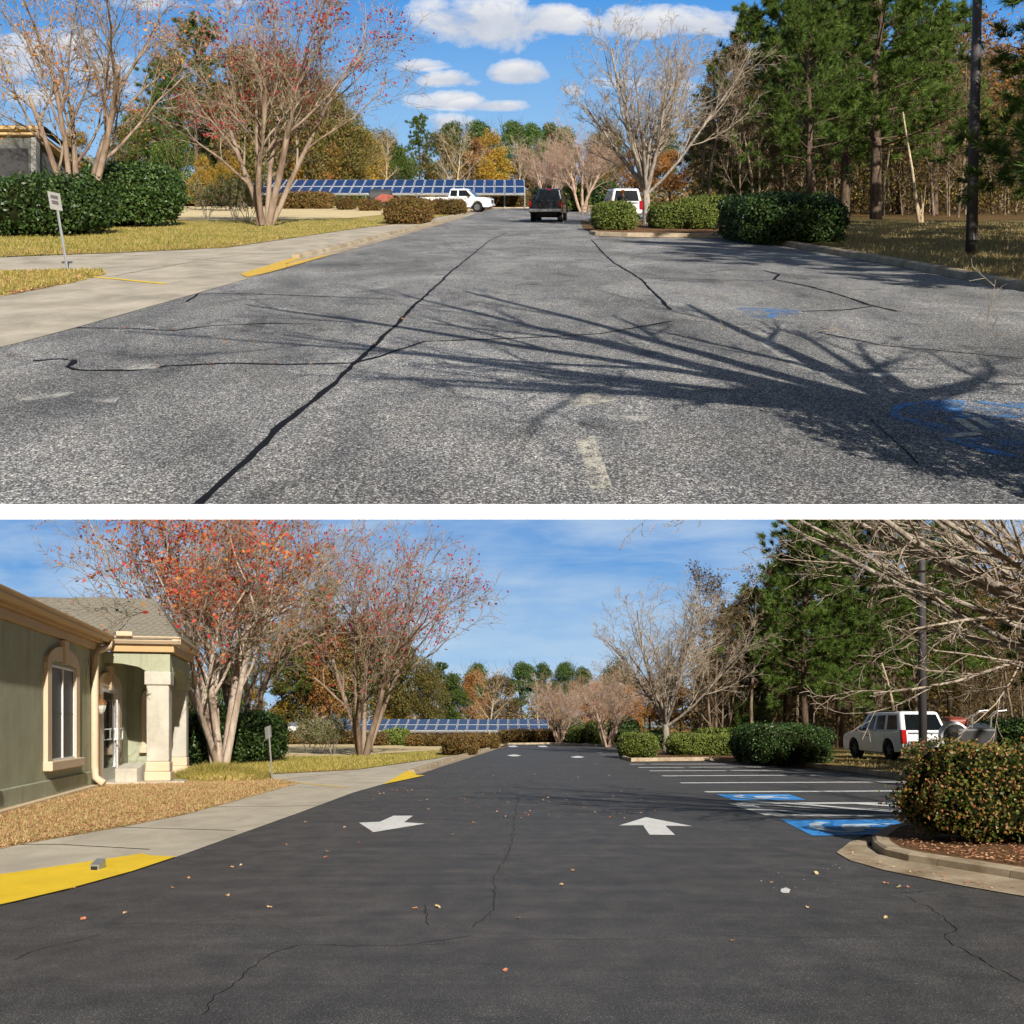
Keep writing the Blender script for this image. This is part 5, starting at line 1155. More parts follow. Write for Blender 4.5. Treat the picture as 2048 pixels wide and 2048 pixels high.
# ================================================================== PEOPLE
def person(place, px, row, e, hgt, label, top_mat, face, cap=None, arms=((.25, .1), (.25, .1)), lean=0.0):
    p = place.G(px, row); p = place.P(p.x, p.y, e); s = hgt / 1.75
    root = empty(place, 'person', tuple(p), label, 'person', rot=(0, 0, face)); root.scale = (s, s, s)
    def skin(name, vs, es, rad, mat, parent):
        me = bpy.data.meshes.new(name); me.from_pydata(vs, es, []); o = obj(place, name, me, mat, parent)
        m = o.modifiers.new('skin', 'SKIN'); sv = me.skin_vertices[0].data
        for i, r in enumerate(rad): sv[i].radius = (r, r) if not isinstance(r, tuple) else r
        sv[0].use_root = True; o.modifiers.new('sub', 'SUBSURF').levels = 1; o.modifiers['sub'].render_levels = 1; return o
    L = lean
    A = [(0, 0, .95), (0, .02 * L, 1.15), (0, .25 * L, 1.40), (0, .3 * L, 1.50), (0, .34 * L, 1.62), (0, .34 * L, 1.73)]
    vs = list(A); rad = [(.11, .08), (.10, .07), (.11, .07), .055, (.085, .10), (.05, .06)]; es = [(0, 1), (1, 2), (2, 3), (3, 4), (4, 5)]
    for sd, (fx, fz) in zip((-1, 1), arms):
        k = len(vs); vs += [(sd * .20, .25 * L, 1.41), (sd * (.25), .08 + .25 * L, 1.14), (sd * (.25 - fx * .3), .30 + .2 * L, 1.08 + fz), (sd * (.24 - fx * .3), .38 + .2 * L, 1.08 + fz)]
        rad += [.06, .045, .033, .03]; es += [(2, k), (k, k + 1), (k + 1, k + 2), (k + 2, k + 3)]
    for sd in (-1, 1):
        k = len(vs); vs += [(sd * .10, 0, .85), (sd * .12, .03, .48), (sd * .13, -.02, .08), (sd * .14, .12, .04)]; rad += [.09, .062, .042, (.045, .035)]; es += [(0, k), (k, k + 1), (k + 1, k + 2), (k + 2, k + 3)]
    skin('body', vs, es, rad, 'skin', root)
    # clothes follow the body
    vi = [1, 2]; cv = [(0, 0, .93), (0, .02 * L, 1.15), (0, .25 * L, 1.42)]; cr = [(.20, .15), (.19, .15), (.21, .15)]; ce = [(0, 1), (1, 2)]
    for sd, (fx, fz) in zip((-1, 1), arms):
        k = len(cv); cv += [(sd * .20, .25 * L, 1.415), (sd * .25, .08 + .25 * L, 1.14), (sd * (.25 - fx * .22), .24 + .2 * L, 1.09 + fz * .8)]; cr += [.09, .075, .06]; ce += [(2, k), (k, k + 1), (k + 1, k + 2)]
    skin('jacket', cv, ce, cr, top_mat, root)
    tv = [(0, 0, .93), ]; tr = [(.18, .14)]; te = []
    for sd in (-1, 1):
        k = len(tv); tv += [(sd * .10, 0, .84), (sd * .12, .03, .48), (sd * .13, -.01, .10)]; tr += [.105, .078, .065]; te += [(0, k), (k, k + 1), (k + 1, k + 2)]
    skin('trousers', tv, te, tr, 'dark_cloth', root)
    MB().lathe([(.115, 1.66), (.125, 1.70), (.11, 1.77), (.06, 1.815), (0, 1.825)], 'z', (0, .33 * L, 0), 14).obj(place, 'cap' if cap else 'hair', cap or 'dark_cloth', root, smooth=True)
    if cap: MB().lathe([(.0, 1.66), (.13, 1.655), (.135, 1.68), (.12, 1.69)], 'z', (0, .33 * L, 0), 14).obj(place, 'cap_brim', cap, root, smooth=True)
    return root
person(UP, 1247, 446, 0, 1.85, 'person in a dark jacket and bright orange cap behind the round bush', 'dark_cloth', 0.4, 'orange', lean=.3)
person(UP, 659, 414, .55, 1.85, 'person in a red jacket leaning beside the dark tank trailer', 'red_cloth', -1.5, None, ((.1, .1), (.4, .25)), lean=.8)

# ================================================================== POLES, SIGNS, CABINET
def pole(place, px, row, H, r, lean, label):
    p = place.G(px, row); o = empty(place, 'lamp_pole', tuple(p), label, 'pole'); MB().tube([(0, 0, -.1), (lean * .5, 0, H / 2), (lean, 0, H)], [r, r * .85, r * .7], 16).obj(place, 'shaft', 'pole', o, smooth=True)
    MB().box(-.02, .02, -r - .012, -r + .02, .45, .62).obj(place, 'hand_hole_cover', 'pole', o); MB().lathe([(r * 1.25, -.05), (r * 1.25, .04), (r * 1.02, .07)], 'z', (0, 0, 0), 16).obj(place, 'base_collar', 'pole', o)
pole(UP, 1942, 520, 9.0, .135, .22, 'dark round pole on the grass at the right of the worn lot')
pole(LO, 1846, 1572, 9.2, .115, -.05, 'dark round pole in front of the parked white SUV')
def sign(place, px, row, ptx, prow, plate, label):
    b0 = place.G(px, row); y = b0.y; o = empty(place, 'sign_post', tuple(b0), label, 'sign')
    dx = (ptx - px) / F * y; h = (row - prow) / F * y
    MB().tube([(0, 0, -.1), (dx, 0, h)], .028, 6).obj(place, 'post', 'steel', o)
    if plate:
        x0, x1, r0, r1, yaw = plate; cx = ((x0 + x1) / 2 - px) / F * y; w = (x1 - x0) / F * y / 2; z1 = (row - r0) / F * y; z0 = (row - r1) / F * y; k = dx / h * 1.0
        def q(sx, z, d): return (cx + sx * w + (z - (z0 + z1) / 2) * k, d + sx * w * yaw, z)
        pl = MB().hexa([q(-1, z0, -.03), q(1, z0, -.03), q(1, z0, -.045), q(-1, z0, -.045), q(-1, z1, -.03), q(1, z1, -.03), q(1, z1, -.045), q(-1, z1, -.045)]).obj(place, 'sign_plate', 'sign', o)
        if x1 - x0 > 8:
            for (s0, s1, t0, t1) in ((-.6, .6, .62, .82), (-.5, .5, .30, .52)):
                za, zb = z0 + (z1 - z0) * t0, z0 + (z1 - z0) * t1
                MB().hexa([q(s0, za, -.046), q(s1, za, -.046), q(s1, za, -.050), q(s0, za, -.050), q(s0, zb, -.046), q(s1, zb, -.046), q(s1, zb, -.050), q(s0, zb, -.050)]).obj(place, 'faded_lettering', 'pole', pl)
sign(UP, 136, 541, 110, 388, (103, 121, 386, 421, .8), 'leaning grey sign on a thin post at the grass corner of the worn lot')
sign(LO, 545, 1559, 537, 1452, (534, 540, 1452, 1476, 4.0), 'thin leaning sign post seen edge-on beside the pavement of the sealed lot')
p = LO.G(583, 1486); o = empty(LO, 'utility_cabinet', tuple(p), 'small white utility cabinet behind the reddish hedge', 'cabinet'); s = p.y / F
MB().box(-8 * s, 8 * s, 0, 1.0, 0, 35 * s).obj(LO, 'cabinet_body', 'white_frame', o, .03); MB().box(-7 * s, 7 * s, -.04, 0, 2 * s, 32 * s).obj(LO, 'cabinet_door', 'white_frame', o); MB().box(-9 * s, 9 * s, -.1, 1.1, 35 * s, 36.5 * s).obj(LO, 'cabinet_roof', 'steel', o)

# ================================================================== TREES
# crape myrtles
put_tree(UP, 'crape_a', 'crape_myrtle', 160, 457, -150, 'big crape myrtle with smooth pinkish trunks beside the leaning sign', width=.88, rz=1.0)
put_tree(UP, 'crape_b', 'crape_myrtle', 530, 452, -25, 'vase-shaped crape myrtle with a few red leaves in the middle of the green lawn', width=1.0, rz=.3)
put_tree(LO, 'crape_c', 'crape_myrtle', 440, 1541, 960, 'large crape myrtle with orange and red leaves in front of the portico', width=1.0, rz=.9, e=.15)
put_tree(LO, 'crape_a', 'crape_myrtle', 492, 1518, 1010, 'crape myrtle directly behind the large orange-leaved one', rz=2.6)
put_tree(LO, 'crape_b', 'crape_myrtle', 725, 1512, 1062, 'vase-shaped crape myrtle with crimson leaves to the left of the yellow ramp', width=.9, rz=.3)
# island trees
put_tree(UP, 'bare_island', 'bare_tree', 1293, 454, 12, 'bare grey tree on the island of the worn lot', width=1.12, rz=.5)
put_tree(LO, 'bare_island', 'bare_tree', 1332, 1509, 1128, 'bare grey tree on the far island of the sealed lot', width=1.12, rz=.5)
# near trees right of the frame: their boughs and shade reach into view
put_tree(UP, 'spread_a', 'bare_tree', 0, 0, 0, 'near bare tree whose boughs reach in at the right of the worn lot', x=4.3, y=3.3, h=7.4, rz=0)
put_tree(LO, 'spread_b', 'bare_tree', 0, 0, 0, 'near bare tree whose long pale boughs fill the upper right of the sealed lot', x=9.4, y=13.0, h=7.0, rz=0)
put_tree(UP, 'leafy_green', 'shrub', 0, 0, 0, 'evergreen shrub just right of the view beside the near bare tree of the worn lot', 'shrub', x=3.75, y=3.5, h=2.7, width=.95, e=.1)
# far bare trees
put_tree(UP, 'bare_far', 'bare_tree', 909, 412, 250, 'bare pale tree rising behind the bed of the white pickup', width=1.2)
put_tree(LO, 'bare_far', 'bare_tree', 978, 1474, 1332, 'bare pale tree standing before the right end of the solar panels', width=1.2)
put_tree(UP, 'bare_slim', 'bare_tree', 775, 408, 250, 'slim bare tree above the tank trailer', width=1.2); put_tree(UP, 'bare_slim', 'bare_tree', 745, 408, 262, 'pale slender bare tree right of the middle crape myrtle', width=1.1)
put_tree(UP, 'bare_slim', 'bare_tree', 1035, 408, 272, 'slim bare tree beyond the right end of the solar panels', width=1.5)
put_tree(LO, 'bare_slim', 'bare_tree', 832, 1470, 1330, 'slim bare tree over the middle of the solar panels', width=1.2); put_tree(LO, 'bare_slim', 'bare_tree', 1072, 1470, 1342, 'slim bare tree just left of the clipped round bushes', width=1.5)
put_tree(UP, 'crape_far', 'bare_tree', 1165, 424, 262, 'pinkish twiggy tree behind the black pickup', width=1.1, mats={'crown': 'lf_crape_red'}); put_tree(UP, 'crape_far', 'bare_tree', 1095, 420, 285, 'tan twiggy tree above the black pickup', width=1.1)
put_tree(LO, 'crape_far', 'bare_tree', 1215, 1494, 1340, 'pinkish twiggy tree behind the clipped round bushes', width=1.1, mats={'crown': 'lf_crape_red'}); put_tree(LO, 'crape_far', 'bare_tree', 1120, 1488, 1365, 'tan twiggy tree behind the long low hedge', width=1.1)

def treeline(place, items, where):
    for (kind, px, base, top, w, mat, label) in items:
        if px > 515: base = min(base, place.hor + 20)
        nm = {'pine': 'pine_tree', 'bare': 'bare_tree', 'leaf': 'leafy_tree'}[kind[:4]]
        put_tree(place, kind, nm, px, base, top, label + ' ' + where, width=w, mats={'crown': mat} if mat else None, group='trees along the far edge of the ' + place.word + ' lot')
D = [('pine_far', 905, 403, 240, 1.0, None), ('pine_far', 955, 402, 238, 1.1, None), ('pine_far', 1025, 402, 238, 1.0, None), ('pine_far', 1062, 403, 242, .9, None), ('pine_far', 1100, 402, 242, 1.0, None), ('pine_far', 1130, 402, 250, .9, None),
     ('leafy_olive', 1212, 404, 240, .8, None), ('pine_far', 1330, 404, 246, 1.0, None), ('pine_far', 1400, 404, 250, 1.0, None), ('pine_mid', 838, 405, 236, .9, 'lf_green'), ('leafy_gold', 955, 404, 275, .95, 'lf_orange'), ('leafy_gold', 985, 405, 262, .8, None),
     ('leafy_green', 1000, 405, 318, .6, None), ('leafy_rust', 880, 405, 262, .8, 'lf_olive'), ('bare_leafy', 1120, 405, 272, 1.1, None), ('leafy_rust', 1280, 406, 285, 1.0, None), ('leafy_rust', 1340, 407, 300, 1.1, None), ('bare_leafy', 1190, 406, 282, 1.0, None), ('leafy_rust', 1050, 404, 300, .9, 'lf_brown'), ('leafy_gold', 1420, 407, 310, 1.0, 'lf_orange'),
     ('leafy_olive', 700, 410, 222, .9, None), ('leafy_olive', 640, 412, 148, .75, None), ('leafy_olive', 560, 414, 92, .75, None), ('leafy_green', 490, 414, 95, .8, 'lf_olive'), ('pine_mid', 395, 414, 60, 1.2, None), ('pine_mid', 335, 412, 118, 1.1, None), ('leafy_green', 440, 412, 170, .9, None),
     ('leafy_olive', 290, 410, 210, .9, None), ('leafy_gold', 150, 408, 262, .9, None), ('leafy_gold', 250, 409, 255, .9, 'lf_olive'), ('leafy_gold', 460, 422, 298, .8, None), ('leafy_gold', 405, 421, 310, .8, None), ('leafy_rust', 725, 408, 262, 1.0, 'lf_gold'), ('leafy_green', 800, 406, 292, .9, None),
     ('leafy_rust', 660, 411, 245, .8, None), ('leafy_gold', 590, 413, 262, .9, None), ('leafy_green', 350, 418, 262, .9, None), ('leafy_olive', 60, 408, 285, .9, 'lf_gold'), ('leafy_green', 1140, 412, 345, .6, 'lf_gold'), ('leafy_olive', 765, 405, 258, .8, None)]
desc = {'pine_far': 'tall green pine', 'pine_mid': 'dark branching pine', 'leafy_olive': 'broad olive-green tree', 'leafy_gold': 'low golden-leaved tree', 'leafy_green': 'dense green tree', 'leafy_rust': 'rust-coloured tree', 'bare_leafy': 'half-bare orange tree'}
matdesc = {'lf_green': 'bright green', 'lf_orange': 'orange', 'lf_olive': 'olive', 'lf_brown': 'brown', 'lf_gold': 'yellow'}
def pos(px, place):
    marks = [(60, 'by the white house'), (170, 'behind the leftmost crape myrtle'), (300, 'left of the saplings'), (400, 'behind the saplings'), (500, 'left of the middle crape myrtle'), (600, 'behind the middle crape myrtle'), (690, 'behind the left end of the solar panels'), (780, 'over the tank trailer'), (860, 'over the tailgate of the white pickup'), (930, 'over the cab of the white pickup'), (1000, 'over the right end of the solar panels'), (1060, 'over the black pickup'), (1130, 'just right of the black pickup'), (1200, 'behind the round bushes'), (1290, 'behind the island tree'), (1360, 'right of the island tree'), (1500, 'at the start of the wood')]
    if place is LO: marks = [(60, 'behind the building roof'), (340, 'behind the portico'), (440, 'behind the large crape myrtle'), (560, 'behind the white cabinet'), (640, 'behind the bare saplings'), (700, 'left of the crimson crape myrtle'), (790, 'right of the crimson crape myrtle'), (860, 'over the middle of the solar panels'), (930, 'left of the bare pale tree'), (1000, 'right of the bare pale tree'), (1060, 'over the right end of the solar panels'), (1130, 'over the long low hedge'), (1200, 'over the round bushes'), (1270, 'left of the island tree'), (1340, 'behind the island tree'), (1400, 'right of the island tree'), (1560, 'at the start of the wood')]
    return min(marks, key=lambda m: abs(m[0] - px))[1]
seen = {}
def lab(kind, px, mat, place, top=0):
    d = desc[kind]
    if mat: d = matdesc[mat] + ('-tinted ' if 'tree' in d or 'pine' in d else ' ') + d.replace('green ', '').replace('golden-leaved ', '').replace('orange ', '')
    l = d + ' ' + pos(px, place)
    k = (place.word, l); seen[k] = seen.get(k, 0) + 1
    if seen[k] > 1: l = ['', '', 'smaller ', 'farther ', 'nearer ', 'leaning '][min(5, seen[k])] + l
    return l
treeline(UP, [(k, px, b, t, w, m, lab(k, px, m, UP)) for (k, px, b, t, w, m) in D], 'of the worn lot')
DL = [('pine_far', 955, 1466, 1322, 1.0, None), ('pine_far', 1045, 1465, 1320, 1.1, None), ('pine_far', 1085, 1465, 1322, .9, None), ('pine_far', 1130, 1465, 1320, 1.0, None), ('pine_far', 1165, 1466, 1330, .9, None), ('leafy_olive', 1240, 1467, 1315, .9, None), ('pine_far', 1340, 1466, 1326, 1.0, None), ('pine_far', 1410, 1466, 1330, 1.0, None),
      ('leafy_rust', 1000, 1467, 1345, .9, 'lf_brown'), ('leafy_rust', 950, 1467, 1338, .8, None), ('bare_leafy', 1150, 1468, 1350, 1.0, None), ('leafy_rust', 1300, 1469, 1352, 1.0, None), ('leafy_rust', 1360, 1470, 1368, 1.1, None), ('leafy_gold', 1260, 1470, 1368, .8, 'lf_orange'), ('leafy_green', 905, 1470, 1345, .9, None), ('pine_mid', 880, 1468, 1330, 1.0, 'lf_green'),
      ('leafy_olive', 800, 1474, 1262, .8, None), ('leafy_olive', 725, 1476, 1222, .8, None), ('leafy_olive', 660, 1476, 1232, .8, 'lf_orange'), ('leafy_olive', 855, 1472, 1318, .8, None), ('leafy_green', 590, 1478, 1262, .9, 'lf_olive'), ('pine_mid', 640, 1477, 1180, 1.1, None), ('pine_mid', 520, 1477, 1200, 1.1, None), ('leafy_gold', 565, 1484, 1368, .9, None), ('leafy_gold', 510, 1486, 1380, .8, None),
      ('leafy_green', 460, 1480, 1300, .9, None), ('leafy_gold', 385, 1478, 1348, .9, 'lf_olive'), ('leafy_green', 350, 1478, 1310, .9, 'lf_olive'), ('leafy_gold', 790, 1472, 1385, .8, None), ('leafy_gold', 700, 1474, 1378, .9, 'lf_olive'), ('leafy_green', 1115, 1476, 1415, .6, 'lf_gold'), ('leafy_rust', 1100, 1467, 1368, .9, 'lf_brown'), ('leafy_gold', 1190, 1470, 1362, .8, 'lf_orange')]
treeline(LO, [(k, px, b, t, w, m, lab(k, px, m, LO)) for (k, px, b, t, w, m) in DL], 'of the sealed lot')

# the wood at the right
def wood(place, rowdx, items, trunks, seedv, gx):
    rg = random.Random(seedv)
    for i, (kind, px, base, top, w, label) in enumerate(items):
        put_tree(place, kind, 'pine_tree', px, base, top, label, width=w, group='pines at the edge of the wood, ' + place.word + ' lot')
    for i in range(trunks):
        px = rg.uniform(1400, 2150); base = place.hor + rg.uniform(27, 46); y = place.depth(base)
        t_ = base - rg.uniform(8, 14) * F / y
        k = rg.choice(['bare_wood', 'bare_wood_b', 'bare_wood'])
        put_tree(place, k, 'woodland_tree', px, base, t_, 'thin bare woodland tree among many in the wood right of the ' + ('worn' if place is UP else 'sealed') + ' lot', width=rg.uniform(.8, 1.2), group='thin trees of the wood, ' + place.word + ' lot', lean=(rg.uniform(-.05, .05), rg.uniform(-.07, .07)))
wood(UP, 0, [('pine_low', 1500, 424, 60, 1.0, 'green pine at the left end of the wood by the worn lot'), ('pine_mid', 1565, 428, -20, 1.1, 'tall pine second from the left in the wood by the worn lot'), ('pine_big', 1690, 436, -60, 1.1, 'big dark pine behind the long dark hedge of the worn lot'), ('pine_big', 1752, 440, -110, 1.25, 'biggest pine with sunlit needles behind the hedge end of the worn lot'), ('pine_mid', 1440, 420, 128, 1.0, 'smallest pine at the edge of the wood by the worn lot'), ('pine_mid', 1625, 430, -10, 1.2, 'pine between the tall and the big dark one by the worn lot'), ('pine_mid', 1870, 430, -40, 1.1, 'pine just left of the pole by the worn lot'), ('pine_low', 1480, 430, 215, .9, 'low-branched pine near the island of the worn lot'), ('pine_big', 1620, 452, 0, 1.0, 'dark pine right above the long dark hedge of the worn lot'), ('pine_mid', 1800, 428, -90, 1.3, 'tall pine above the pale dead stem by the worn lot')], 70, 5, 0)
wood(LO, 0, [('pine_low', 1515, 1486, 1190, 1.0, 'green pine at the left end of the wood by the sealed lot'), ('pine_mid', 1570, 1490, 1120, 1.1, 'tall pine second from the left in the wood by the sealed lot'), ('pine_big', 1680, 1498, 1010, 1.1, 'big dark pine left of the white SUV'), ('pine_big', 1742, 1500, 960, 1.2, 'biggest pine right behind the white SUV'), ('pine_mid', 1455, 1482, 1225, 1.0, 'smallest pine at the edge of the wood by the sealed lot'), ('pine_mid', 1625, 1492, 1040, 1.2, 'pine between the tall and the big dark one by the sealed lot'), ('pine_mid', 1900, 1492, 1060, 1.1, 'pine right of the pole by the sealed lot'), ('pine_low', 1500, 1494, 1290, .9, 'low-branched pine near the far island of the sealed lot'), ('pine_big', 1610, 1510, 1060, 1.0, 'dark pine right above the long dark hedge of the sealed lot'), ('pine_mid', 1820, 1488, 1000, 1.3, 'tall pine just left of the pole by the sealed lot')], 64, 6, 0)
for place in (UP, LO):
    for i, (px, dt) in enumerate([(1860, 0), (1925, 30), (2000, 10), (1780, 60), (1710, 40), (2055, 40)]):
        b_ = place.hor + 30 + i; put_tree(place, 'bare_leafy', 'leafy_tree', px, b_, b_ - 390 + dt, ['orange-leaved', 'second orange-leaved', 'rusty', 'yellowish', 'half-bare rusty', 'rightmost orange'][i] + ' woodland tree ' + ['above the right end of the grass', 'beside the pole', 'right of the pole', 'among the big pines', 'left of the biggest pine', 'at the right edge of the view'][i] + (', worn lot' if place is UP else ', sealed lot'), width=1.3, mats={'crown': 'lf_gold' if i == 3 else None} if i == 3 else None, group='rusty trees of the wood, ' + place.word + ' lot')
# pale broken stem
for place, pts in ((UP, [(1838, 449), (1832, 400), (1824, 340), (1812, 270), (1806, 228)]), (LO, [(1789, 1430), (1783, 1400), (1775, 1365), (1764, 1330)])):
    y = place.depth(pts[0][1] if place is UP else 1512); P3 = [((a - pts[0][0]) / F * y, 0, (pts[0][1] - b_) / F * y) for a, b_ in pts]
    if place is LO: P3 = [(x + 0, 0, z + (1512 - 1430) / F * y) for x, _, z in P3]; P3 = [(.1, 0, -.1)] + P3
    o = empty(place, 'dead_stem', ((pts[0][0] - 1024) / F * y, y, place.Z(y, .1)), 'pale leaning dead stem at the edge of the wood of the ' + ('worn' if place is UP else 'sealed') + ' lot', 'dead tree')
    MB().tube(P3, [.10, .09, .07, .05, .04][:len(P3)], 7).obj(place, 'trunk', 'twig_tan', o, smooth=True)
    for k in range(6):
        a = R.uniform(-.5, .5); MB().tube([(R.uniform(-.1, .3), 0, 0), (a * .8 + .2, .2, R.uniform(1, 2.2))], [.03, .012], 5).obj(place, 'branch', 'twig_tan', o)

def mass(place, name, label, px0, px1, r_far, r_near, h0, h1, n, size, mat, rng, tprof=1.0):
    y = F * EYE / (rng.uniform(r_far, r_near, n) - place.hor); x = (rng.uniform(px0, px1, n) - 1024) / F * y
    cl = np.sin(x * .35) * .5 + np.sin(x * .13 + y * .1) * .5
    h = h0 + (h1 - h0) * rng.uniform(0, 1, n) ** tprof * (.78 + .22 * cl)
    P = np.stack([x, y, -EYE + place.g * y + h], 1); P += rng.normal(size=P.shape) * size
    return tag(obj(place, name, cards(P, size, rng), mat), label, None, None, 'stuff')
for place, w in ((UP, 'worn'), (LO, 'sealed')):
    H = place.hor
    mass(place, 'woodland_undergrowth', f'brown undergrowth between the trunks of the wood, {w} lot', 1385, 2150, H + 26, H + 40, 0, 6.5, 20000, .22, 'lf_brown', NR, 1.5)
    mass(place, 'woodland_undergrowth', f'olive and yellow leaves inside the wood, {w} lot', 1700, 2150, H + 27, H + 42, 1, 14, 14000, .24, 'lf_olive', NR, 1.0)
    mass(place, 'woodland_undergrowth', f'orange leaves high in the wood at the right, {w} lot', 1800, 2150, H + 28, H + 40, 6, 18, 7000, .26, 'lf_orange', NR, 1.0)
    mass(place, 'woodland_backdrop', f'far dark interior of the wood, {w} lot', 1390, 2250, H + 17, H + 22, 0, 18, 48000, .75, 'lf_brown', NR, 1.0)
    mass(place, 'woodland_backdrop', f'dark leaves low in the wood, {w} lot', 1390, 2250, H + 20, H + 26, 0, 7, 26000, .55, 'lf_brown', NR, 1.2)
    mass(place, 'far_thicket', f'low far thicket under the treeline, {w} lot', -200, 1450, H + 11, H + 14, 0, 8, 22000, .8, 'lf_orange', NR, 1.2)
    mass(place, 'far_thicket', f'green far thicket under the treeline, {w} lot', -200, 1450, H + 12, H + 16, 0, 5, 12000, .7, 'lf_olive', NR, 1.2)
# trees of the wood that continue beyond the right edge of the view and shade the kerb and hedges
for i, (x, y, h) in enumerate([(12.5, 13, 11), (15, 19, 12), (19, 24, 13), (21, 31, 13), (24, 38, 12), (28, 45, 11), (19, 13, 13)]):
    put_tree(UP, 'pine_big' if i % 2 else 'pine_low', 'pine_tree', 0, 0, 0, 'pine of the wood continuing right of the worn lot', x=x, y=y, h=h, group='pines right of the worn lot', width=1.2)
for i, (x, y, h) in enumerate([(16, 22, 9), (27, 34, 12), (29, 44, 11), (22, 20, 12)]):
    put_tree(LO, 'pine_big' if i % 2 else 'pine_low', 'pine_tree', 0, 0, 0, 'pine of the wood continuing right of the sealed lot', x=x, y=y, h=h, group='pines right of the sealed lot', width=1.2)

# saplings
for (place, l) in ((UP, [(413, 438, 368, 1.0), (471, 439, 358, .95), (497, 444, 360, .95)]), (LO, [(617, 1507, 1440, 1.05), (650, 1508, 1436, .9), (666, 1509, 1438, .9)])):
    for i, (px, b_, t, w) in enumerate(l):
        put_tree(place, 'sapling', 'sapling', px, b_, t, ['leftmost', 'middle', 'rightmost'][i] + ' of three spindly green shrubs at the edge of the dry lawn, ' + ('worn' if place is UP else 'sealed') + ' lot', 'shrub', width=w * 1.1, group='spindly shrubs, ' + place.word + ' lot')

# ================================================================== HEDGES
S = shrub
S(UP, 'hedge', -90, 150, 476, 352, 5, 'lf_hedge', 9000, .14, 'dark clipped hedge at the left edge behind the leaning sign', 'hedge')
S(UP, 'hedge', 100, 312, 457, 326, 6, 'lf_hedge', 11000, .15, 'tall dark rounded hedge behind the leftmost crape myrtle', 'hedge', power=2.7)
S(UP, 'hedge', 288, 322, 442, 386, 3, 'lf_hedge_r', 1800, .13, 'small brownish bush at the right foot of the tall dark hedge', 'shrub', core='core_r')
S(UP, 'hedge', 300, 545, 412, 378, 6, 'lf_hedge_r', 8000, .2, 'low reddish hedge left of the middle crape myrtle', 'hedge', core='core_r', power=5)
S(UP, 'hedge', 552, 655, 418, 385, 4, 'lf_hedge_r', 6000, .18, 'low reddish hedge right of the middle crape myrtle', 'hedge', core='core_r', power=4)
S(UP, 'hedge', 660, 728, 412, 384, 4, 'lf_hedge_l', 4000, .18, 'low green hedge behind the small red bushes', 'hedge', power=4)
S(UP, 'hedge', 670, 704, 420, 397, 3, 'lf_hedge_r', 2000, .16, 'small reddish bush left of the tank trailer', 'shrub', core='core_r')
S(UP, 'hedge', 714, 756, 422, 401, 3, 'lf_hedge_r', 2400, .16, 'small reddish bush in front of the tank trailer', 'shrub', core='core_r')
S(UP, 'hedge', 766, 858, 449, 399, 4, 'lf_hedge_r', 8000, .10, 'boxy reddish bush at the tip of the dry lawn', 'shrub', core='core_r', power=3.6)
S(UP, 'hedge', 853, 930, 430, 400, 3.5, 'lf_hedge_r', 5000, .12, 'second reddish bush in front of the white pickup', 'shrub', core='core_r', power=3.6)
S(UP, 'hedge', 988, 1062, 416, 388, 4, 'lf_hedge_r', 5000, .16, 'long low hedge between the two pickups', 'hedge', power=5, core='core_r')
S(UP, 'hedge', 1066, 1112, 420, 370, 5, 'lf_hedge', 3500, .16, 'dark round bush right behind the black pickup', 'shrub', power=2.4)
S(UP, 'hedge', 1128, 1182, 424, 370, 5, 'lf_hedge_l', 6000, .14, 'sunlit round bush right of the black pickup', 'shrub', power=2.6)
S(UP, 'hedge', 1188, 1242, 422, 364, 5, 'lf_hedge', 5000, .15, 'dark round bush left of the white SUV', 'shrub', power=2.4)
S(UP, 'hedge', 1194, 1280, 464, 406, 3, 'lf_hedge_l', 9000, .08, 'clipped round bush at the tip of the island in the worn lot', 'shrub', power=3)
S(UP, 'hedge', 1311, 1392, 461, 409, 3, 'lf_hedge_l', 8000, .085, 'clipped bush right of the bare island tree in the worn lot', 'shrub', power=3.2)
S(UP, 'hedge', 1375, 1440, 462, 409, 3, 'lf_hedge_l', 7000, .085, 'second clipped bush right of the bare island tree in the worn lot', 'shrub', power=3.2)
S(UP, 'hedge', 1388, 1508, 453, 393, 6, 'lf_hedge_l', 9000, .10, 'taller flat-topped hedge behind the island bushes of the worn lot', 'hedge', power=3.6)
S(UP, 'hedge', 1500, 1708, 492, 391, 5, 'lf_hedge', 16000, .09, 'long dark clipped hedge along the kerb of the worn lot', 'hedge', power=4.2)
S(LO, 'hedge', 355, 430, 1540, 1415, 5, 'lf_hedge', 6000, .12, 'dark hedge between portico and the large crape myrtle', 'hedge')
S(LO, 'hedge', 440, 532, 1528, 1425, 5, 'lf_hedge', 7000, .12, 'dark hedge behind the trunks of the large crape myrtle', 'hedge', power=2.8)
S(LO, 'hedge', 525, 600, 1489, 1466, 5, 'lf_hedge_r', 5000, .18, 'low reddish hedge below the white cabinet', 'hedge', core='core_r', power=5)
S(LO, 'hedge', 600, 716, 1489, 1464, 5, 'lf_hedge_r', 5000, .18, 'low reddish hedge behind the spindly shrubs of the sealed lot', 'hedge', core='core_r', power=5)
S(LO, 'hedge', 738, 766, 1492, 1467, 3, 'lf_hedge_r', 2000, .15, 'small reddish bush right of the crimson crape myrtle', 'shrub', core='core_r')
S(LO, 'hedge', 762, 814, 1491, 1461, 4, 'lf_hedge_l', 4500, .15, 'greenish hedge under the middle of the solar panels', 'hedge', power=3.5)
S(LO, 'hedge', 810, 844, 1493, 1472, 3, 'lf_hedge_r', 2000, .14, 'small reddish bush, first left of the boxy one in the sealed lot', 'shrub', core='core_r')
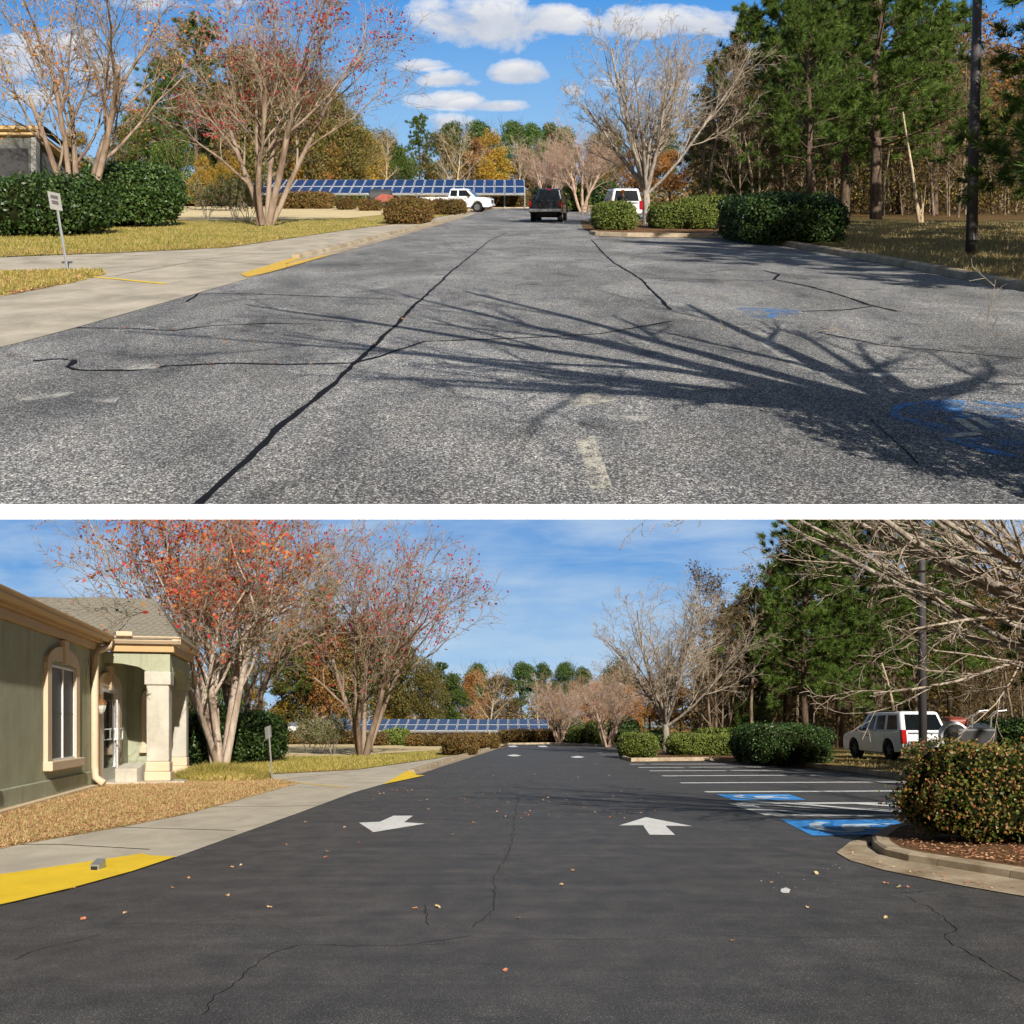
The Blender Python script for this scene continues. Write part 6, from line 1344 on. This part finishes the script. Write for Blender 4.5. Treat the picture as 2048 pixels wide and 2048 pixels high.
S(LO, 'hedge', 850, 884, 1493, 1473, 3, 'lf_hedge_r', 2000, .14, 'small reddish bush touching the boxy one in the sealed lot', 'shrub', core='core_r')
S(LO, 'hedge', 883, 951, 1511, 1471, 3.5, 'lf_hedge_r', 8000, .09, 'boxy reddish bush beside the kerb of the sealed lot', 'shrub', core='core_r', power=3.6)
S(LO, 'hedge', 946, 996, 1498, 1471, 3.5, 'lf_hedge_r', 4500, .11, 'reddish bush at the far end of the left kerb of the sealed lot', 'shrub', core='core_r', power=3.6)
S(LO, 'hedge', 1003, 1118, 1486, 1461, 5, 'lf_hedge_r', 7000, .15, 'long low hedge beyond the sealed lot', 'hedge', power=5, core='core_r')
S(LO, 'hedge', 1112, 1172, 1487, 1438, 6, 'lf_hedge', 4500, .15, 'tallest dark bush right of the long low hedge', 'shrub', power=2.4)
S(LO, 'hedge', 1142, 1178, 1490, 1456, 4, 'lf_hedge_l', 3500, .12, 'small sunlit round bush, left one of the sealed lot', 'shrub', power=2.5)
S(LO, 'hedge', 1174, 1222, 1491, 1443, 4, 'lf_hedge_l', 5500, .12, 'larger sunlit round bush beside the small one in the sealed lot', 'shrub', power=2.6)
S(LO, 'hedge', 1228, 1282, 1492, 1434, 5, 'lf_hedge', 6000, .13, 'tall dark dome-shaped bush left of the far island', 'shrub', power=2.5)
S(LO, 'hedge', 1246, 1320, 1518, 1468, 3, 'lf_hedge_l', 9000, .075, 'clipped round bush at the tip of the far island in the sealed lot', 'shrub', power=3)
S(LO, 'hedge', 1346, 1420, 1514, 1470, 3, 'lf_hedge_l', 7500, .08, 'clipped bush right of the bare island tree in the sealed lot', 'shrub', power=3.2)
S(LO, 'hedge', 1402, 1484, 1514, 1471, 3, 'lf_hedge_l', 7500, .08, 'second clipped bush right of the bare island tree in the sealed lot', 'shrub', power=3.2)
S(LO, 'hedge', 1412, 1516, 1507, 1458, 6, 'lf_hedge_l', 8000, .10, 'taller flat-topped hedge behind the island bushes of the sealed lot', 'hedge', power=3.6)
S(LO, 'hedge', 1508, 1680, 1533, 1451, 5, 'lf_hedge', 15000, .085, 'long dark clipped hedge left of the white SUV', 'hedge', power=4.2)
S(LO, 'hedge', 1300, 1345, 1500, 1462, 4, 'lf_hedge', 3000, .12, 'dark bush behind the trunk of the island tree in the sealed lot', 'shrub', power=2.6)
S(LO, 'hedge', 2000, 2160, 1528, 1440, 5, 'lf_hedge', 6000, .12, 'dark bush at the right edge beyond the equipment cart', 'shrub', power=2.6)
S(LO, 'bush', 1898, 2340, 1712, 1508, 1.5, 'lf_bush', 15000, .048, 'near bush with green and rusty leaves on the rounded island', 'bush', power=3.4, core='core', rough=.13, e=.1)

# grass mound under the large crape myrtle
p = LO.G(440, 1558); y = p.y; o = empty(LO, 'grass_mound', tuple(p), 'tufted grassy mound round the foot of the large crape myrtle', 'mound')
rw = 98 / F * y; mb = MB(); mb.lathe([(rw, -.05), (rw * .85, .14), (rw * .6, .27), (rw * .3, .34), (0, .36)], 'z', (0, 0, 0), 30)
me = mb.mesh('earth', True)
for v in me.vertices: v.co.z += LO.g * v.co.y * 1.0
obj(LO, 'earth', me, 'lawn_green', o)
n = 9000; a = NR.uniform(0, 2 * PI, n); r = rw * np.sqrt(NR.uniform(0, 1, n)); X = r * np.cos(a); Y = r * np.sin(a); hh = .36 * (1 - (r / rw) ** 2)
P = np.stack([X, Y, hh + LO.g * Y], 1); d = NR.normal(size=(n, 3)) * .5 + np.stack([X / rw * .8, Y / rw * .8, np.ones(n)], 1); d /= np.linalg.norm(d, axis=1, keepdims=True); s_ = unit(n, NR); s_[:, 2] = 0
V = np.stack([P - s_ * .008, P + s_ * .008, P + d * NR.uniform(.1, .26, n)[:, None]], 1).reshape(-1, 3)
g_ = obj(LO, 'grass', mesh_np('grass', V, None, np.arange(3 * n).reshape(-1, 3)), 'lf_grass', o); g_['kind'] = 'stuff'

# ================================================================== GRASS, LITTER, FALLEN LEAVES
blades(UP, 'grass', [(-20, 519), (30, 513), (217, 506.5), (453, 495.5), (717, 456.5), (811, 445.5), (700, 438), (480, 443), (300, 444), (-20, 455)], 20000, .10, 'lf_grass', 'short green grass of the lawn in the worn lot', NR)
blades(UP, 'grass', [(-20, 546), (200, 541), (212, 549), (150, 566), (30, 588), (-20, 596)], 5000, .07, 'lf_grass', 'short grass of the corner by the leaning sign', NR)
blades(UP, 'grass', [(1700, 511), (1819, 533), (2060, 582), (2060, 450), (1640, 446)], 16000, .12, 'lf_grass_dry', 'dry grass between kerb and wood of the worn lot', NR, .10)
blades(LO, 'grass', [(-20, 1702), (30, 1692), (244, 1655), (370, 1630), (477, 1601), (560, 1578), (600, 1567), (560, 1559), (350, 1556), (178, 1580), (-20, 1622)], 15000, .06, 'lf_grass_dry', 'dry grass before the building', NR, .02, .009)
blades(LO, 'grass', [(440, 1553), (519, 1549.5), (715, 1539.5), (869, 1517.5), (880, 1503), (700, 1513), (520, 1516), (460, 1520)], 18000, .10, 'lf_grass', 'short green grass round the crimson crape myrtle', NR)
blades(LO, 'grass', [(1680, 1540), (1792, 1554), (2060, 1580), (2060, 1500), (1680, 1505)], 7000, .10, 'lf_grass_dry', 'dry grass under the white SUV', NR, .1)
litter(UP, 'leaf_litter', [(-20, 590), (-20, 544), (136, 541), (206, 542), (150, 566), (30, 590)], 2200, .055, 'lf_litter', 'red and orange fallen leaves on the grass corner of the worn lot', NR)
litter(UP, 'leaf_litter', [(-20, 518), (30, 513), (217, 506.5), (453, 495.5), (600, 475), (450, 488), (217, 499), (-20, 508)], 2400, .055, 'lf_litter', 'fallen leaves along the lawn edge of the worn lot', NR)
litter(UP, 'leaf_litter', [(-20, 515), (453, 494), (717, 456), (640, 440), (-20, 452)], 2600, .05, 'lf_litter', 'scattered fallen leaves on the lawn of the worn lot', NR)
litter(LO, 'leaf_litter', [(-20, 1702), (30, 1692), (244, 1655), (370, 1630), (477, 1601), (600, 1567), (560, 1560), (350, 1560), (178, 1582), (-20, 1622)], 11000, .05, 'lf_litter', 'orange fallen leaves over the lawn before the building', NR)
litter(LO, 'leaf_litter', [(440, 1553), (519, 1550), (715, 1540), (720, 1535), (519, 1544), (440, 1547)], 1200, .05, 'lf_litter', 'fallen leaves along the green lawn edge of the sealed lot', NR)
litter(LO, 'leaf_litter', [(1820, 1676), (1790, 1705), (1900, 1730), (2060, 1752), (2060, 1700)], 700, .04, 'lf_litter', 'fallen leaves on the mulch of the near island', NR, .115)
litter(LO, 'leaf_litter', [(700, 1600), (1010, 1502), (1240, 1520), (1300, 1560), (1280, 1640), (1000, 1640), (760, 1620)], 230, .05, 'lf_road', 'small fallen leaves scattered over the far sealed asphalt', NR, .008)
litter(UP, 'leaf_litter', [(560, 533), (660, 508), (783, 475), (870, 450), (925, 432), (935, 433), (870, 453), (783, 478), (660, 512), (575, 537)], 260, .045, 'lf_litter', 'fallen leaves gathered in the gutter of the worn lot', NR, .02)
litter(LO, 'leaf_litter', [(1680, 1706), (1766, 1738), (1925, 1770), (2060, 1792), (2060, 1786), (1925, 1762), (1766, 1730), (1700, 1704)], 120, .04, 'lf_road', 'fallen leaves gathered in the gutter of the near island', NR, .02)
litter(LO, 'paint_crumbs', [(1500, 1730), (1680, 1730), (1680, 1800), (1540, 1800)], 45, .014, 'debris', 'white paint crumbs on the sealed asphalt', NR, .006)
def one_leaf(seed, s):
    rg = random.Random(seed); k = 9; vs = [(0, 0, .004)] + [(math.cos(2 * PI * i / k) * s * rg.uniform(.35, .6), math.sin(2 * PI * i / k) * s * rg.uniform(.3, .5), rg.uniform(.002, .02)) for i in range(k)]
    me = bpy.data.meshes.new('fallen_leaf'); me.from_pydata(vs, [], [(0, i + 1, (i + 1) % k + 1) for i in range(k)]); me.update(); return me
LM = [one_leaf(i, .052) for i in range(4)]
for k, m_ in enumerate(LM): m_.materials.append(m_plain('fallen_leaf_%s' % ['rust', 'tan', 'orange', 'straw'][k], [(.50, .20, .11), (.58, .38, .22), (.58, .28, .12), (.60, .46, .24)][k], .8, .1))
spots = [(166, 1840), (455, 1792), (465, 1735), (482, 1731), (345, 1777), (540, 1816), (830, 1818), (875, 1816), (1011, 1943), (1123, 1771), (1146, 1742), (1037, 1838), (1465, 1883), (1616, 1817), (1772, 1768), (1798, 1776), (1816, 1775), (1543, 1766), (378, 1757), (574, 1711), (651, 1716), (611, 1645), (573, 1690), (655, 1705), (718, 1686), (250, 1827), (145, 1778), (1772, 1837), (1180, 1620), (1310, 1622), (1250, 1605), (905, 1670), (745, 1665), (690, 1655), (948, 1646), (1632, 1748)]
for i, (px, row) in enumerate(spots):
    o = obj(LO, 'fallen_leaf', LM[i % 4]); o.location = LO.P(*(LO.G(px, row).xy), .004); o.rotation_euler = (math.atan(LO.g), 0, R.uniform(0, 6.28)); s = R.uniform(.6, 1.15); o.scale = (s, s, s)
    tag(o, 'curled dry leaf lying on the sealed asphalt', 'fallen leaf', 'fallen leaves on the sealed asphalt')
for i, (px, row) in enumerate([(254, 657), (318, 661), (345, 662), (246, 684), (420, 733), (316, 732), (450, 684), (505, 686), (546, 728), (625, 729), (806, 639), (748, 690), (628, 653), (328, 629), (397, 588), (140, 722)]):
    o = obj(UP, 'fallen_leaf', LM[i % 4]); o.location = UP.P(*(UP.G(px, row).xy), .006); o.rotation_euler = (math.atan(UP.g), 0, R.uniform(0, 6.28)); s = R.uniform(.7, 1.1); o.scale = (s, s, s)
    tag(o, 'curled dry leaf lying on the worn asphalt', 'fallen leaf', 'fallen leaves on the worn asphalt')
bpy.context.view_layer.update()
